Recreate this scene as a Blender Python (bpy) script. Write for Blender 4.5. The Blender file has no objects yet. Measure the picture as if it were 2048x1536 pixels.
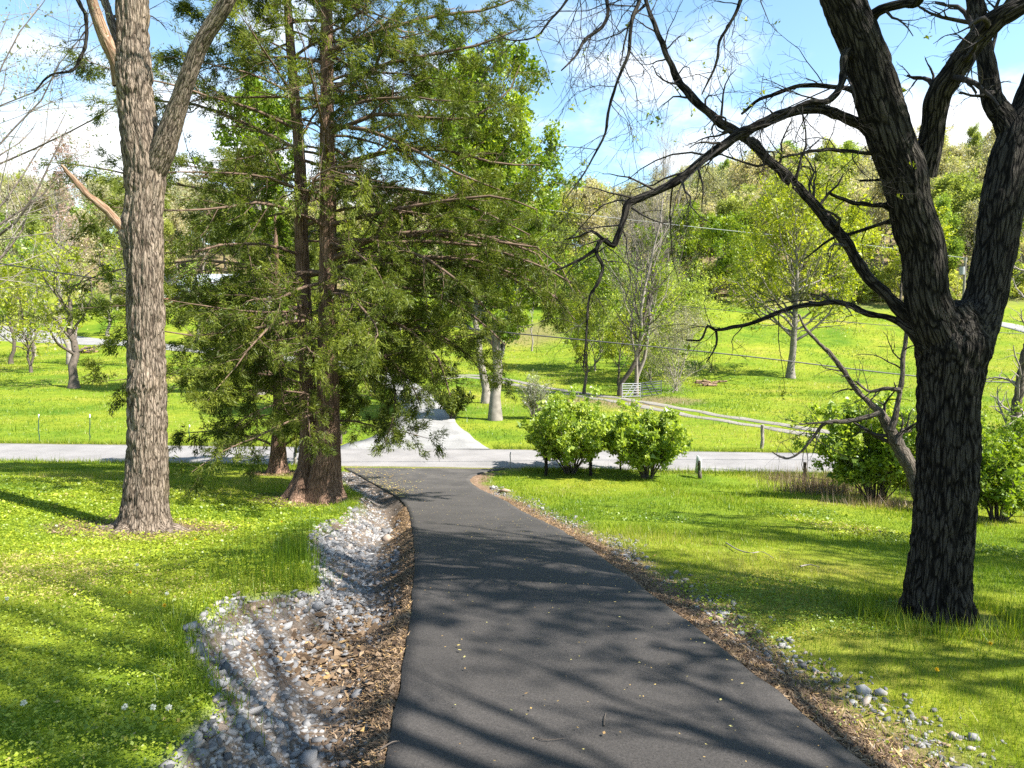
import bpy, math
import numpy as np
from math import radians, sin, cos, tan, pi

# ------------------------------------------------------------------ camera, sky, sun, exposure
scene = bpy.context.scene
col = scene.collection
CAM_Z = 5.5
PITCH = radians(-4.52)
F = 1366.0                       # focal length in pixels of the 2048 px wide photograph
cam_data = bpy.data.cameras.new('camera')
cam_data.sensor_width = 36.0
cam_data.lens = 36.0 * F / 2048.0
cam_data.clip_start = 0.05
cam_data.clip_end = 6000
cam = bpy.data.objects.new('camera', cam_data)
col.objects.link(cam)
cam.location = (0, 0, CAM_Z)
cam.rotation_euler = (radians(90) + PITCH, 0, 0)
scene.camera = cam

SUN_EL = radians(49)
SUN_H = np.array([0.92, -0.39]); SUN_H /= np.linalg.norm(SUN_H)     # horizontal direction towards the sun
world = bpy.data.worlds.new('World')
scene.world = world
world.use_nodes = True
wn, wl = world.node_tree.nodes, world.node_tree.links
wn.clear()
w_out = wn.new('ShaderNodeOutputWorld')
w_bg = wn.new('ShaderNodeBackground')
sky = wn.new('ShaderNodeTexSky')
sky.sky_type = 'NISHITA'
sky.sun_disc = False
sky.sun_elevation = SUN_EL
sky.sun_rotation = math.atan2(SUN_H[0], SUN_H[1])
sky.altitude = 200
sky.air_density = 1.0
sky.dust_density = 0.6
sky.ozone_density = 0.5
w_bg.inputs['Strength'].default_value = 0.094
# broken white cloud, thicker towards the horizon all the way round
tc = wn.new('ShaderNodeTexCoord')
sep = wn.new('ShaderNodeSeparateXYZ')
wl.new(tc.outputs['Generated'], sep.inputs[0])
def wmath(op, a, b=None, c=None):
    n = wn.new('ShaderNodeMath'); n.operation = op
    for i, v in enumerate((a, b, c)):
        if v is None: continue
        if isinstance(v, (int, float)): n.inputs[i].default_value = v
        else: wl.new(v, n.inputs[i])
    return n.outputs[0]
zc = wmath('MAXIMUM', sep.outputs['Z'], 0.0)
den = wmath('ADD', zc, 0.22)
cx = wmath('DIVIDE', sep.outputs['X'], den)
cy = wmath('DIVIDE', sep.outputs['Y'], den)
cmb = wn.new('ShaderNodeCombineXYZ')
wl.new(cx, cmb.inputs[0]); wl.new(cy, cmb.inputs[1]); cmb.inputs[2].default_value = 2.3
nz = wn.new('ShaderNodeTexNoise')
nz.inputs['Scale'].default_value = 1.15
nz.inputs['Detail'].default_value = 9
nz.inputs['Roughness'].default_value = 0.58
wl.new(cmb.outputs[0], nz.inputs['Vector'])
thr = wmath('MULTIPLY_ADD', zc, 0.62, 0.325)       # fewer clouds overhead
dif = wmath('SUBTRACT', nz.outputs['Fac'], thr)
cm = wn.new('ShaderNodeMapRange')
cm.interpolation_type = 'SMOOTHERSTEP'
wl.new(dif, cm.inputs['Value'])
cm.inputs['From Min'].default_value = -0.035
cm.inputs['From Max'].default_value = 0.15
mixc = wn.new('ShaderNodeMix'); mixc.data_type = 'RGBA'
wl.new(cm.outputs[0], mixc.inputs['Factor'])
skyt = wn.new('ShaderNodeMix'); skyt.data_type = 'RGBA'; skyt.blend_type = 'MULTIPLY'; skyt.inputs['Factor'].default_value = 1
wl.new(sky.outputs[0], skyt.inputs['A']); skyt.inputs['B'].default_value = (.9, 1.04, 1.0, 1)
wl.new(skyt.outputs['Result'], mixc.inputs['A'])
mixc.inputs['B'].default_value = (4.6, 4.7, 4.85, 1)
wl.new(mixc.outputs['Result'], w_bg.inputs['Color'])
wl.new(w_bg.outputs[0], w_out.inputs[0])

sun_data = bpy.data.lights.new('sun', 'SUN')
sun_data.energy = 5.0
sun_data.angle = radians(0.53)
sun_data.color = (1.0, 0.955, 0.88)
sun = bpy.data.objects.new('sun', sun_data)
col.objects.link(sun)
from mathutils import Vector
SUN_DIR = Vector((SUN_H[0] * cos(SUN_EL), SUN_H[1] * cos(SUN_EL), sin(SUN_EL)))
sun.rotation_euler = SUN_DIR.to_track_quat('Z', 'Y').to_euler()
sun.location = (60, -30, 80)

vs = scene.view_settings
vs.view_transform = 'Standard'
vs.look = 'None'
vs.exposure = 1.78
vs.gamma = 1.0
vs.use_curve_mapping = False
scene.cycles.use_denoising = False
scene.cycles.max_bounces = 6
scene.cycles.diffuse_bounces = 3
scene.cycles.transmission_bounces = 4
scene.cycles.transparent_max_bounces = 6
scene.cycles.sample_clamp_indirect = 4.0

# ------------------------------------------------------------------ helpers: maths
R0 = np.random.default_rng(7)
def ray(px, py):
    u = (px - 1024.0) / F; v = (768.0 - py) / F
    return np.array([u, cos(PITCH) - v * sin(PITCH), v * cos(PITCH) + sin(PITCH)])
def P(px, py, D):
    d = ray(px, py)
    return np.array([0, 0, CAM_Z]) + d * (D / d[1])
def norm(a):
    return a / np.maximum(np.linalg.norm(a, axis=-1, keepdims=True), 1e-9)
_lat = np.random.default_rng(99).random((64, 64, 64)).astype(np.float32)
def vnoise(p):
    """smooth value noise 0..1 at points p (...,3)"""
    i = np.floor(p).astype(np.int64); f = p - i
    f = f * f * (3 - 2 * f)
    i0 = i & 63; i1 = (i + 1) & 63
    x0, y0, z0 = i0[..., 0], i0[..., 1], i0[..., 2]
    x1, y1, z1 = i1[..., 0], i1[..., 1], i1[..., 2]
    fx, fy, fz = f[..., 0], f[..., 1], f[..., 2]
    def L(a, b, t): return a + (b - a) * t
    return L(L(L(_lat[x0, y0, z0], _lat[x1, y0, z0], fx), L(_lat[x0, y1, z0], _lat[x1, y1, z0], fx), fy),
             L(L(_lat[x0, y0, z1], _lat[x1, y0, z1], fx), L(_lat[x0, y1, z1], _lat[x1, y1, z1], fx), fy), fz)
def noise2(x, y, s, seed=0.0):
    return vnoise(np.stack([np.asarray(x) * s + seed * 7.3 + 300, np.asarray(y) * s + seed * 3.1 + 300, np.full(np.shape(x), seed + .5)], -1))
def sstep(a, b, x):
    t = np.clip((x - a) / (b - a), 0, 1)
    return t * t * (3 - 2 * t)
def in_poly(x, y, poly):
    res = np.zeros(x.shape, bool)
    n = len(poly)
    for i in range(n):
        x0, y0 = poly[i]; x1, y1 = poly[(i + 1) % n]
        if y0 == y1: continue
        c = (y0 > y) != (y1 > y)
        res ^= c & (x < (x1 - x0) * (y - y0) / (y1 - y0) + x0)
    return res
def catmull(ctrl, step):
    """ctrl (n,k) -> resampled so that the first three columns advance about `step`"""
    c = np.asarray(ctrl, float)
    a = np.vstack([2 * c[0] - c[1], c, 2 * c[-1] - c[-2]])
    out = []
    for i in range(1, len(a) - 2):
        p0, p1, p2, p3 = a[i - 1], a[i], a[i + 1], a[i + 2]
        m = max(1, int(round(np.linalg.norm(p2[:3] - p1[:3]) / step)))
        t = (np.arange(m) / m)[:, None]
        out.append(.5 * ((2 * p1) + (-p0 + p2) * t + (2 * p0 - 5 * p1 + 4 * p2 - p3) * t ** 2 + (-p0 + 3 * p1 - 3 * p2 + p3) * t ** 3))
    out.append(c[-1:])
    return np.vstack(out)

# ------------------------------------------------------------------ helpers: meshes and objects
class Geo:
    """collects vertices, quads and triangles with point attributes"""
    def __init__(self):
        self.v = []; self.f3 = []; self.f4 = []; self.rnd = []; self.bco = []; self.n = 0
    def add(self, v, f3=None, f4=None, rnd=None, bco=None):
        v = np.asarray(v, float).reshape(-1, 3)
        if f3 is not None and len(f3): self.f3.append(np.asarray(f3).reshape(-1, 3) + self.n)
        if f4 is not None and len(f4): self.f4.append(np.asarray(f4).reshape(-1, 4) + self.n)
        self.v.append(v)
        self.rnd.append(np.full(len(v), .5) if rnd is None else np.broadcast_to(rnd, (len(v),)))
        self.bco.append(v if bco is None else bco)
        self.n += len(v)
    def box(self, c, s, rot=None, rnd=None):
        v = np.array([[x, y, z] for x in (-.5, .5) for y in (-.5, .5) for z in (-.5, .5)]) * np.array(s)
        if rot is not None: v = v @ np.array(rot).T
        f = [[0, 1, 3, 2], [4, 6, 7, 5], [0, 4, 5, 1], [2, 3, 7, 6], [0, 2, 6, 4], [1, 5, 7, 3]]
        self.add(v + np.array(c), f4=f, rnd=rnd)
    def bar(self, a, b, w, h=None, rnd=None):
        """box from a to b with cross-section w x h"""
        a = np.array(a, float); b = np.array(b, float); h = h or w
        t = norm(b - a); up = np.array([0, 0, 1.]) if abs(t[2]) < .9 else np.array([0, 1., 0])
        s = norm(np.cross(up, t)); u = np.cross(t, s)
        self.box((a + b) / 2, (w, np.linalg.norm(b - a), h), np.stack([s, t, u], 1), rnd)
    def build(self, name, mat, parent=None, smooth=False, attrs=False):
        me = bpy.data.meshes.new(name)
        v = np.vstack(self.v) if self.v else np.zeros((0, 3))
        f3 = np.vstack(self.f3) if self.f3 else np.zeros((0, 3), int)
        f4 = np.vstack(self.f4) if self.f4 else np.zeros((0, 4), int)
        me.vertices.add(len(v)); me.vertices.foreach_set('co', v.astype(np.float32).ravel())
        me.loops.add(f3.size + f4.size)
        me.loops.foreach_set('vertex_index', np.concatenate([f3.ravel(), f4.ravel()]).astype(np.int32))
        me.polygons.add(len(f3) + len(f4))
        ls = np.concatenate([np.arange(len(f3)) * 3, f3.size + np.arange(len(f4)) * 4]).astype(np.int32)
        me.polygons.foreach_set('loop_start', ls)
        if smooth: me.polygons.foreach_set('use_smooth', np.ones(len(ls), bool))
        a = me.attributes.new('rnd', 'FLOAT', 'POINT'); a.data.foreach_set('value', np.concatenate(self.rnd).astype(np.float32))
        if attrs:
            a = me.attributes.new('bco', 'FLOAT_VECTOR', 'POINT'); a.data.foreach_set('vector', np.vstack(self.bco).astype(np.float32).ravel())
        me.update(calc_edges=True)
        me.materials.append(mat)
        o = bpy.data.objects.new(name, me)
        col.objects.link(o)
        if parent is not None: o.parent = parent
        return o
def tag(o, label=None, cat=None, group=None, kind=None):
    if label: o['label'] = label
    if cat: o['category'] = cat
    if group: o['group'] = group
    if kind: o['kind'] = kind
    return o
def thing(name, label, cat, loc=(0, 0, 0), group=None):
    o = bpy.data.objects.new(name, None)
    o.empty_display_size = .3
    col.objects.link(o)
    o.location = tuple(float(c) for c in loc)
    return tag(o, label, cat, group)
def part(g, name, mat, root, smooth=False, attrs=False):
    """build a Geo given in world coordinates as a child of root (whose only transform is its location)"""
    L = np.array(root.location if root.parent is None else root.parent.location)
    g.v = [v - L for v in g.v]
    return g.build(name, mat, root, smooth, attrs)
def copy_tree(o, parent=None):
    c = o.copy(); col.objects.link(c); c.parent = parent
    for ch in [x for x in bpy.data.objects if x.parent == o]:
        copy_tree(ch, c)
    return c

def tube_batch(g, pts, rad, sides, rnd=None, cap=True):
    """pts (K,n,3), rad (K,n): K tapered tubes"""
    K, n, _ = pts.shape
    if K == 0: return
    t = np.empty_like(pts)
    t[:, 1:-1] = pts[:, 2:] - pts[:, :-2]; t[:, 0] = pts[:, 1] - pts[:, 0]; t[:, -1] = pts[:, -1] - pts[:, -2]
    t = norm(t)
    m = np.abs(norm(pts[:, -1] - pts[:, 0])); ax = np.eye(3)[np.argmin(m, 1)][:, None, :]
    a = norm(np.cross(np.broadcast_to(ax, t.shape), t)); b = np.cross(t, a)
    th = np.arange(sides) * 2 * pi / sides
    ring = a[:, :, None, :] * np.cos(th)[None, None, :, None] + b[:, :, None, :] * np.sin(th)[None, None, :, None]
    v = pts[:, :, None, :] + ring * rad[:, :, None, None]
    s = np.concatenate([np.zeros((K, 1)), np.cumsum(np.linalg.norm(np.diff(pts, axis=1), axis=2), 1)], 1)
    off = R0.random((K, 1, 1)) * 20
    bco = np.stack([np.cos(th)[None, None, :] * rad[:, :, None] + off, np.sin(th)[None, None, :] * rad[:, :, None] + off * .7,
                    np.broadcast_to(s[:, :, None] + off, (K, n, sides))], -1)
    k = np.arange(K)[:, None, None] * n * sides; i = np.arange(n - 1)[None, :, None] * sides; j = np.arange(sides)[None, None, :]
    j2 = (j + 1) % sides
    q = np.stack([k + i + j, k + i + j2, k + i + sides + j2, k + i + sides + j], -1)
    r = np.repeat(R0.random(K) if rnd is None else np.broadcast_to(rnd, (K,)), n * sides)
    g.add(v.reshape(-1, 3), f4=q.reshape(-1, 4), rnd=r, bco=bco.reshape(-1, 3))
def spawn(pts, rad, m, t0, t1, ang, length, npt, rr, rng, up=0.0, wig=.15, tip=.25, taper=.5, angv=.25, rmin=.002, flat=0.0):
    """children of the K given branches, m each. length: scalar or (K,)"""
    K, n, _ = pts.shape
    t = t0 + (t1 - t0) * ((np.arange(m)[None, :] + rng.random((K, m))) / m)
    x = t * (n - 1); i = np.minimum(x.astype(int), n - 2); f = (x - i)[..., None]
    kk = np.arange(K)[:, None]
    base = pts[kk, i] * (1 - f) + pts[kk, i + 1] * f
    tan_ = norm(pts[kk, i + 1] - pts[kk, i])
    r0 = rad[kk, i] * (1 - f[..., 0]) + rad[kk, i + 1] * f[..., 0]
    v = rng.normal(size=(K, m, 3)); v[..., 2] *= (1 - flat)
    v = norm(v - (v * tan_).sum(-1, keepdims=True) * tan_)
    an = ang * (1 + angv * rng.normal(size=(K, m, 1)))
    d = norm(np.cos(an) * tan_ + np.sin(an) * v)
    Lb = np.broadcast_to(np.asarray(length, float).reshape(-1, 1) if np.ndim(length) else np.full((1, 1), length), (K, m))
    L = Lb * rng.uniform(.6, 1.25, (K, m)) * (1 - taper * (t - t0) / max(t1 - t0, 1e-6))
    M = K * m
    p = base.reshape(M, 3); d = d.reshape(M, 3); st = (L.reshape(M, 1)) / (npt - 1)
    out = [p]
    for _ in range(npt - 1):
        d = norm(d + wig * rng.normal(size=d.shape) + np.array([0, 0, up]))
        p = p + d * st
        out.append(p)
    pp = np.stack(out, 1)
    rb = np.maximum(np.minimum(r0.reshape(M) * rr, r0.reshape(M) * .85), rmin)
    ra = rb[:, None] * np.linspace(1, tip, npt)[None, :]
    return pp, np.maximum(ra, rmin * .6)
def leaves(g, pts, k, size, rng, jit, t0=.15, aspect=.5, sv=.35, tri=False, droop=None, tone=None):
    """k leaves along every twig in pts (K,n,3)"""
    K, n, _ = pts.shape
    if K == 0: return
    t = t0 + (1 - t0) * rng.random((K, k)); x = t * (n - 1); i = np.minimum(x.astype(int), n - 2); f = (x - i)[..., None]
    kk = np.arange(K)[:, None]
    c = (pts[kk, i] * (1 - f) + pts[kk, i + 1] * f).reshape(-1, 3)
    c = c + rng.normal(size=c.shape) * jit
    N = len(c)
    u = rng.normal(size=(N, 3))
    if droop is not None: u = u + np.array(droop)
    u = norm(u); w = rng.normal(size=(N, 3)); w = norm(np.cross(u, w))
    s = size * np.exp(sv * rng.normal(size=(N, 1)))
    r = rng.random(N) if tone is None else np.clip(np.repeat(tone, k) + .22 * rng.normal(size=N), 0, 1)
    add_leaf(g, c, u, w, s, aspect, r, tri)
def add_leaf(g, c, u, w, s, aspect, r, tri=False):
    N = len(c)
    if tri:
        v = np.stack([c - w * s * aspect * .5, c + w * s * aspect * .5, c + u * s], 1)
        g.add(v.reshape(-1, 3), f3=np.arange(N * 3).reshape(-1, 3), rnd=np.repeat(r, 3))
    else:
        v = np.stack([c - u * s * .5, c + w * s * aspect * .5, c + u * s * .5, c - w * s * aspect * .5], 1)
        g.add(v.reshape(-1, 3), f4=np.arange(N * 4).reshape(-1, 4), rnd=np.repeat(r, 4))

# ------------------------------------------------------------------ materials
def mat_new(name):
    m = bpy.data.materials.new(name); m.use_nodes = True
    nt = m.node_tree; nt.nodes.clear()
    out = nt.nodes.new('ShaderNodeOutputMaterial')
    return m, nt, out
def N(nt, typ, **kw):
    n = nt.nodes.new(typ)
    for k, v in kw.items():
        if k.startswith('i_'): n.inputs[k[2:].replace('_', ' ')].default_value = v
        else: setattr(n, k, v)
    return n
def ramp(nt, fac, stops):
    r = N(nt, 'ShaderNodeValToRGB')
    while len(r.color_ramp.elements) < len(stops): r.color_ramp.elements.new(.5)
    for e, (p, c) in zip(r.color_ramp.elements, stops):
        e.position = p; e.color = (*c, 1)
    nt.links.new(fac, r.inputs[0])
    return r.outputs[0]
def mixrgb(nt, fac, a, b, mode='MIX'):
    m = N(nt, 'ShaderNodeMix', data_type='RGBA', blend_type=mode)
    for key, v in (('Factor', fac), ('A', a), ('B', b)):
        if isinstance(v, (int, float)): m.inputs[key].default_value = v
        elif isinstance(v, tuple): m.inputs[key].default_value = (*v, 1)
        else: nt.links.new(v, m.inputs[key])
    return m.outputs['Result']
def leaf_mat(name, stops, trans=.4, gloss=.04, tint=None, objvar=0.0):
    m, nt, out = mat_new(name)
    at = N(nt, 'ShaderNodeAttribute', attribute_name='rnd')
    c = ramp(nt, at.outputs['Fac'], stops)
    if objvar:
        oi = N(nt, 'ShaderNodeObjectInfo')
        hs = N(nt, 'ShaderNodeHueSaturation')
        mr = N(nt, 'ShaderNodeMapRange'); nt.links.new(oi.outputs['Random'], mr.inputs[0])
        mr.inputs[3].default_value = .5 - objvar; mr.inputs[4].default_value = .5 + objvar
        nt.links.new(mr.outputs[0], hs.inputs['Hue'])
        mr2 = N(nt, 'ShaderNodeMapRange'); nt.links.new(oi.outputs['Random'], mr2.inputs[0])
        mr2.inputs[3].default_value = 1.2; mr2.inputs[4].default_value = .8
        nt.links.new(mr2.outputs[0], hs.inputs['Value'])
        nt.links.new(c, hs.inputs['Color']); c = hs.outputs[0]
    d = N(nt, 'ShaderNodeBsdfDiffuse'); nt.links.new(c, d.inputs[0])
    t = N(nt, 'ShaderNodeBsdfTranslucent')
    tcol = mixrgb(nt, 1.0, c, tint or (1.25, 1.25, .6), 'MULTIPLY')
    nt.links.new(tcol, t.inputs[0])
    mx = N(nt, 'ShaderNodeMixShader'); mx.inputs[0].default_value = trans
    nt.links.new(d.outputs[0], mx.inputs[1]); nt.links.new(t.outputs[0], mx.inputs[2])
    gl = N(nt, 'ShaderNodeBsdfGlossy'); gl.inputs['Roughness'].default_value = .45; gl.inputs['Color'].default_value = (.9, .95, 1, 1)
    m2 = N(nt, 'ShaderNodeMixShader'); m2.inputs[0].default_value = gloss
    nt.links.new(mx.outputs[0], m2.inputs[1]); nt.links.new(gl.outputs[0], m2.inputs[2])
    nt.links.new(m2.outputs[0], out.inputs[0])
    return m
def bark_mat(name, stops, su=22., sv=3.6, bump=.5, moss=None, dist=.012):
    """furrowed bark in coordinates that follow the limb"""
    m, nt, out = mat_new(name)
    at = N(nt, 'ShaderNodeAttribute', attribute_name='bco')
    mp = N(nt, 'ShaderNodeMapping'); mp.inputs['Scale'].default_value = (su, su, sv)
    nt.links.new(at.outputs['Vector'], mp.inputs[0])
    nzd = N(nt, 'ShaderNodeTexNoise'); nzd.inputs['Scale'].default_value = .55; nzd.inputs['Detail'].default_value = 4
    nt.links.new(mp.outputs[0], nzd.inputs['Vector'])
    wv = mixrgb(nt, 1.0, mp.outputs[0], nzd.outputs['Color'], 'ADD')
    def edge(scale, lo, hi):
        vo = N(nt, 'ShaderNodeTexVoronoi', feature='DISTANCE_TO_EDGE'); vo.inputs['Scale'].default_value = scale
        nt.links.new(wv, vo.inputs['Vector'])
        nw = N(nt, 'ShaderNodeTexNoise'); nw.inputs['Scale'].default_value = .8 * scale; nw.inputs['Detail'].default_value = 3
        nt.links.new(mp.outputs[0], nw.inputs['Vector'])
        wd = N(nt, 'ShaderNodeMapRange'); nt.links.new(nw.outputs['Fac'], wd.inputs[0]); wd.inputs[1].default_value = .3; wd.inputs[2].default_value = .7
        wd.inputs[3].default_value = lo; wd.inputs[4].default_value = hi
        fr = N(nt, 'ShaderNodeMapRange'); fr.interpolation_type = 'SMOOTHSTEP'; nt.links.new(vo.outputs['Distance'], fr.inputs[0]); nt.links.new(wd.outputs[0], fr.inputs[2])
        return fr.outputs[0]
    def madd(x, k, y):
        q_ = N(nt, 'ShaderNodeMath', operation='MULTIPLY_ADD'); nt.links.new(x, q_.inputs[0]); q_.inputs[1].default_value = k
        if isinstance(y, float): q_.inputs[2].default_value = y
        else: nt.links.new(y, q_.inputs[2])
        return q_
    nf = N(nt, 'ShaderNodeTexNoise'); nf.inputs['Scale'].default_value = 2.6; nf.inputs['Detail'].default_value = 8; nf.inputs['Roughness'].default_value = .7
    nt.links.new(mp.outputs[0], nf.inputs['Vector'])
    nm = N(nt, 'ShaderNodeTexNoise'); nm.inputs['Scale'].default_value = .9; nm.inputs['Detail'].default_value = 5
    nt.links.new(mp.outputs[0], nm.inputs['Vector'])
    h = madd(nf.outputs['Fac'], .55, madd(edge(2.1, .08, .4), .22, madd(edge(1.0, .06, .34), .5, 0.0).outputs[0]).outputs[0])
    hh = madd(nm.outputs['Fac'], .5, madd(h.outputs[0], .85, -.28).outputs[0])
    c = ramp(nt, hh.outputs[0], stops)
    nl = N(nt, 'ShaderNodeTexNoise'); nl.inputs['Scale'].default_value = 2.2; nl.inputs['Detail'].default_value = 4
    nt.links.new(at.outputs['Vector'], nl.inputs['Vector'])
    c = mixrgb(nt, .55, c, ramp(nt, nl.outputs['Fac'], [(.3, (.62, .6, .58)), (.7, (1.3, 1.28, 1.22))]), 'MULTIPLY')
    if moss:
        geo = N(nt, 'ShaderNodeNewGeometry')
        dt = N(nt, 'ShaderNodeVectorMath', operation='DOT_PRODUCT'); nt.links.new(geo.outputs['Normal'], dt.inputs[0])
        dt.inputs[1].default_value = moss[1]
        ad = N(nt, 'ShaderNodeMath', operation='MULTIPLY_ADD'); nt.links.new(nl.outputs['Fac'], ad.inputs[0]); ad.inputs[1].default_value = 1.1
        nt.links.new(dt.outputs['Value'], ad.inputs[2])
        ms = N(nt, 'ShaderNodeMapRange'); nt.links.new(ad.outputs[0], ms.inputs[0]); ms.inputs[1].default_value = .95; ms.inputs[2].default_value = 1.6
        ms.inputs[4].default_value = .65
        c = mixrgb(nt, ms.outputs[0], c, moss[0])
    b = N(nt, 'ShaderNodeBump'); b.inputs['Strength'].default_value = bump; b.inputs['Distance'].default_value = dist * 2.2
    nt.links.new(h.outputs[0], b.inputs['Height'])
    p = N(nt, 'ShaderNodeBsdfPrincipled'); p.inputs['Roughness'].default_value = .9; p.inputs['Specular IOR Level'].default_value = .15
    nt.links.new(c, p.inputs['Base Color']); nt.links.new(b.outputs[0], p.inputs['Normal'])
    nt.links.new(p.outputs[0], out.inputs[0])
    return m
def plain_mat(name, c1, c2=None, rough=.8, scale=8., metal=0.0, bump=0.0, detail=5, rnd=False, spec=.3):
    m, nt, out = mat_new(name)
    p = N(nt, 'ShaderNodeBsdfPrincipled'); p.inputs['Roughness'].default_value = rough; p.inputs['Metallic'].default_value = metal
    p.inputs['Specular IOR Level'].default_value = spec
    tcd = N(nt, 'ShaderNodeTexCoord')
    nz_ = N(nt, 'ShaderNodeTexNoise'); nz_.inputs['Scale'].default_value = scale; nz_.inputs['Detail'].default_value = detail
    nt.links.new(tcd.outputs['Object'], nz_.inputs['Vector'])
    if rnd:
        at = N(nt, 'ShaderNodeAttribute', attribute_name='rnd'); fac = at.outputs['Fac']
    else: fac = nz_.outputs['Fac']
    c = ramp(nt, fac, [(.25, c1), (.75, c2 or c1)] if not isinstance(c1, list) else c1)
    if rnd: c = mixrgb(nt, .5, c, ramp(nt, nz_.outputs['Fac'], [(.3, (.7, .7, .7)), (.7, (1.25, 1.25, 1.25))]), 'MULTIPLY')
    nt.links.new(c, p.inputs['Base Color'])
    if bump:
        b = N(nt, 'ShaderNodeBump'); b.inputs['Strength'].default_value = bump; b.inputs['Distance'].default_value = .01
        nt.links.new(nz_.outputs['Fac'], b.inputs['Height']); nt.links.new(b.outputs[0], p.inputs['Normal'])
    nt.links.new(p.outputs[0], out.inputs[0])
    return m

M = {}
M['bark_grey'] = bark_mat('grey_furrowed_bark', [(.2, (.032, .024, .018)), (.46, (.135, .105, .079)), (.85, (.265, .215, .17))], su=27, sv=4.2, bump=1.,
                          moss=((.085, .06, .018), (.55, .3, -.1)))
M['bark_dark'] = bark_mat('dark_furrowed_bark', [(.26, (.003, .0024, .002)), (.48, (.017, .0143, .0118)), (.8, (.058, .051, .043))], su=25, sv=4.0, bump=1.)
M['bark_cedar'] = bark_mat('fibrous_red_brown_bark', [(.1, (.04, .024, .016)), (.5, (.13, .08, .054)), (.9, (.25, .165, .12))], su=28, sv=1.1, bump=.6)
M['bark_mid_h'] = bark_mat('brown_grey_ridged_bark', [(.12, (.03, .024, .02)), (.5, (.085, .07, .056)), (.9, (.17, .145, .12))], su=26, sv=5, bump=.6)
M['dead_wood_h'] = bark_mat('barkless_dead_wood', [(.12, (.09, .05, .03)), (.5, (.2, .125, .08)), (.9, (.33, .25, .18))], su=30, sv=2.0, bump=.5)
M['post_pale'] = bark_mat('pale_split_wood', [(.12, (.12, .1, .085)), (.5, (.24, .21, .18)), (.9, (.36, .33, .3))], su=40, sv=2.0, bump=.5)
M['bark_far'] = plain_mat('pale_grey_bark', (.12, .105, .088), (.26, .23, .2), .9, 3., bump=.3)
M['bark_mid'] = plain_mat('brown_grey_bark', (.05, .04, .032), (.13, .105, .085), .9, 5., bump=.3)
M['twig_dark'] = plain_mat('dark_twig', (.02, .016, .014), (.05, .04, .034), .9, 5.)
M['twig_pale'] = plain_mat('pale_twig', (.16, .135, .115), (.3, .26, .225), .9, 4.)
M['twig_cedar'] = plain_mat('cedar_twig', (.07, .045, .03), (.17, .115, .08), .9, 4.)
M['dead_wood'] = plain_mat('bleached_dead_wood', (.16, .12, .085), (.34, .28, .22), .9, 9., bump=.4)
M['cedar_leaf'] = leaf_mat('cedar_foliage', [(0, (.034, .048, .009)), (.5, (.095, .125, .018)), (1, (.2, .225, .034))], trans=.42, gloss=.01)
M['bright_leaf'] = leaf_mat('bright_spring_leaf', [(0, (.09, .15, .01)), (.5, (.17, .25, .017)), (1, (.27, .33, .03))], trans=.45, gloss=.02)
M['yellow_leaf'] = leaf_mat('yellow_green_spring_leaf', [(0, (.18, .22, .014)), (.5, (.28, .32, .022)), (1, (.4, .42, .035))], trans=.5, gloss=.02)
M['bush_leaf'] = leaf_mat('shrub_leaf', [(0, (.14, .22, .02)), (.5, (.29, .38, .045)), (1, (.43, .49, .08))], trans=.5, gloss=.03)
M['hill_leaf'] = leaf_mat('hillside_spring_leaf', [(0, (.2, .235, .05)), (.5, (.29, .33, .075)), (1, (.4, .43, .12))], trans=.5, gloss=.01, objvar=.018)
M['hill_green'] = leaf_mat('hillside_green_leaf', [(0, (.15, .22, .04)), (.5, (.24, .32, .055)), (1, (.34, .42, .085))], trans=.5, gloss=.01, objvar=.02)
M['hill_tan'] = leaf_mat('hillside_tan_bud', [(0, (.25, .23, .13)), (.5, (.35, .325, .185)), (1, (.45, .43, .26))], trans=.45, gloss=.01, objvar=.02)
M['pink_bud'] = leaf_mat('pink_bud', [(0, (.22, .13, .11)), (.5, (.32, .2, .17)), (1, (.42, .3, .25))], trans=.3)
M['pale_bud'] = leaf_mat('pale_bud', [(0, (.14, .16, .09)), (.5, (.2, .22, .12)), (1, (.28, .3, .18))], trans=.4)
M['grass'] = leaf_mat('lawn_grass_blade', [(0, (.08, .145, .009)), (.5, (.17, .24, .014)), (.9, (.28, .32, .024)), (1, (.36, .32, .11))], trans=.45, gloss=.02)
M['clover'] = leaf_mat('lawn_weed_leaf', [(0, (.095, .16, .01)), (.5, (.22, .28, .016)), (.93, (.36, .4, .03)), (1, (.38, .3, .12))], trans=.4, gloss=.025)
M['dry_weed'] = leaf_mat('dry_weed_stalk', [(0, (.12, .08, .05)), (.5, (.22, .15, .1)), (1, (.34, .26, .18))], trans=.2)
M['litter'] = leaf_mat('pine_needle_litter', [(0, (.045, .028, .017)), (.5, (.13, .085, .05)), (.9, (.26, .18, .11)), (1, (.38, .24, .09))], trans=.1, gloss=.02)
M['fallen_leaf'] = leaf_mat('fallen_yellow_leaf', [(0, (.24, .15, .06)), (.5, (.4, .28, .09)), (1, (.42, .4, .14))], trans=.15)
M['stone'] = plain_mat('limestone', [(0, (.07, .07, .073)), (.45, (.165, .16, .16)), (.88, (.28, .27, .262)), (.955, (.25, .17, .11)), (1, (.36, .34, .325))], rough=.85, scale=18, bump=.5, rnd=True)
M['wood_post'] = plain_mat('weathered_post', (.05, .042, .035), (.14, .12, .1), .9, 14., bump=.5)
M['wood_pale'] = plain_mat('pale_weathered_post', (.2, .17, .14), (.38, .34, .29), .9, 14., bump=.5)
M['steel_green'] = plain_mat('green_painted_steel', (.03, .06, .035), (.05, .09, .05), .5, 9.)
M['white_paint'] = plain_mat('white_paint', (.72, .72, .72), (.82, .82, .82), .5, 6.)
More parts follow.
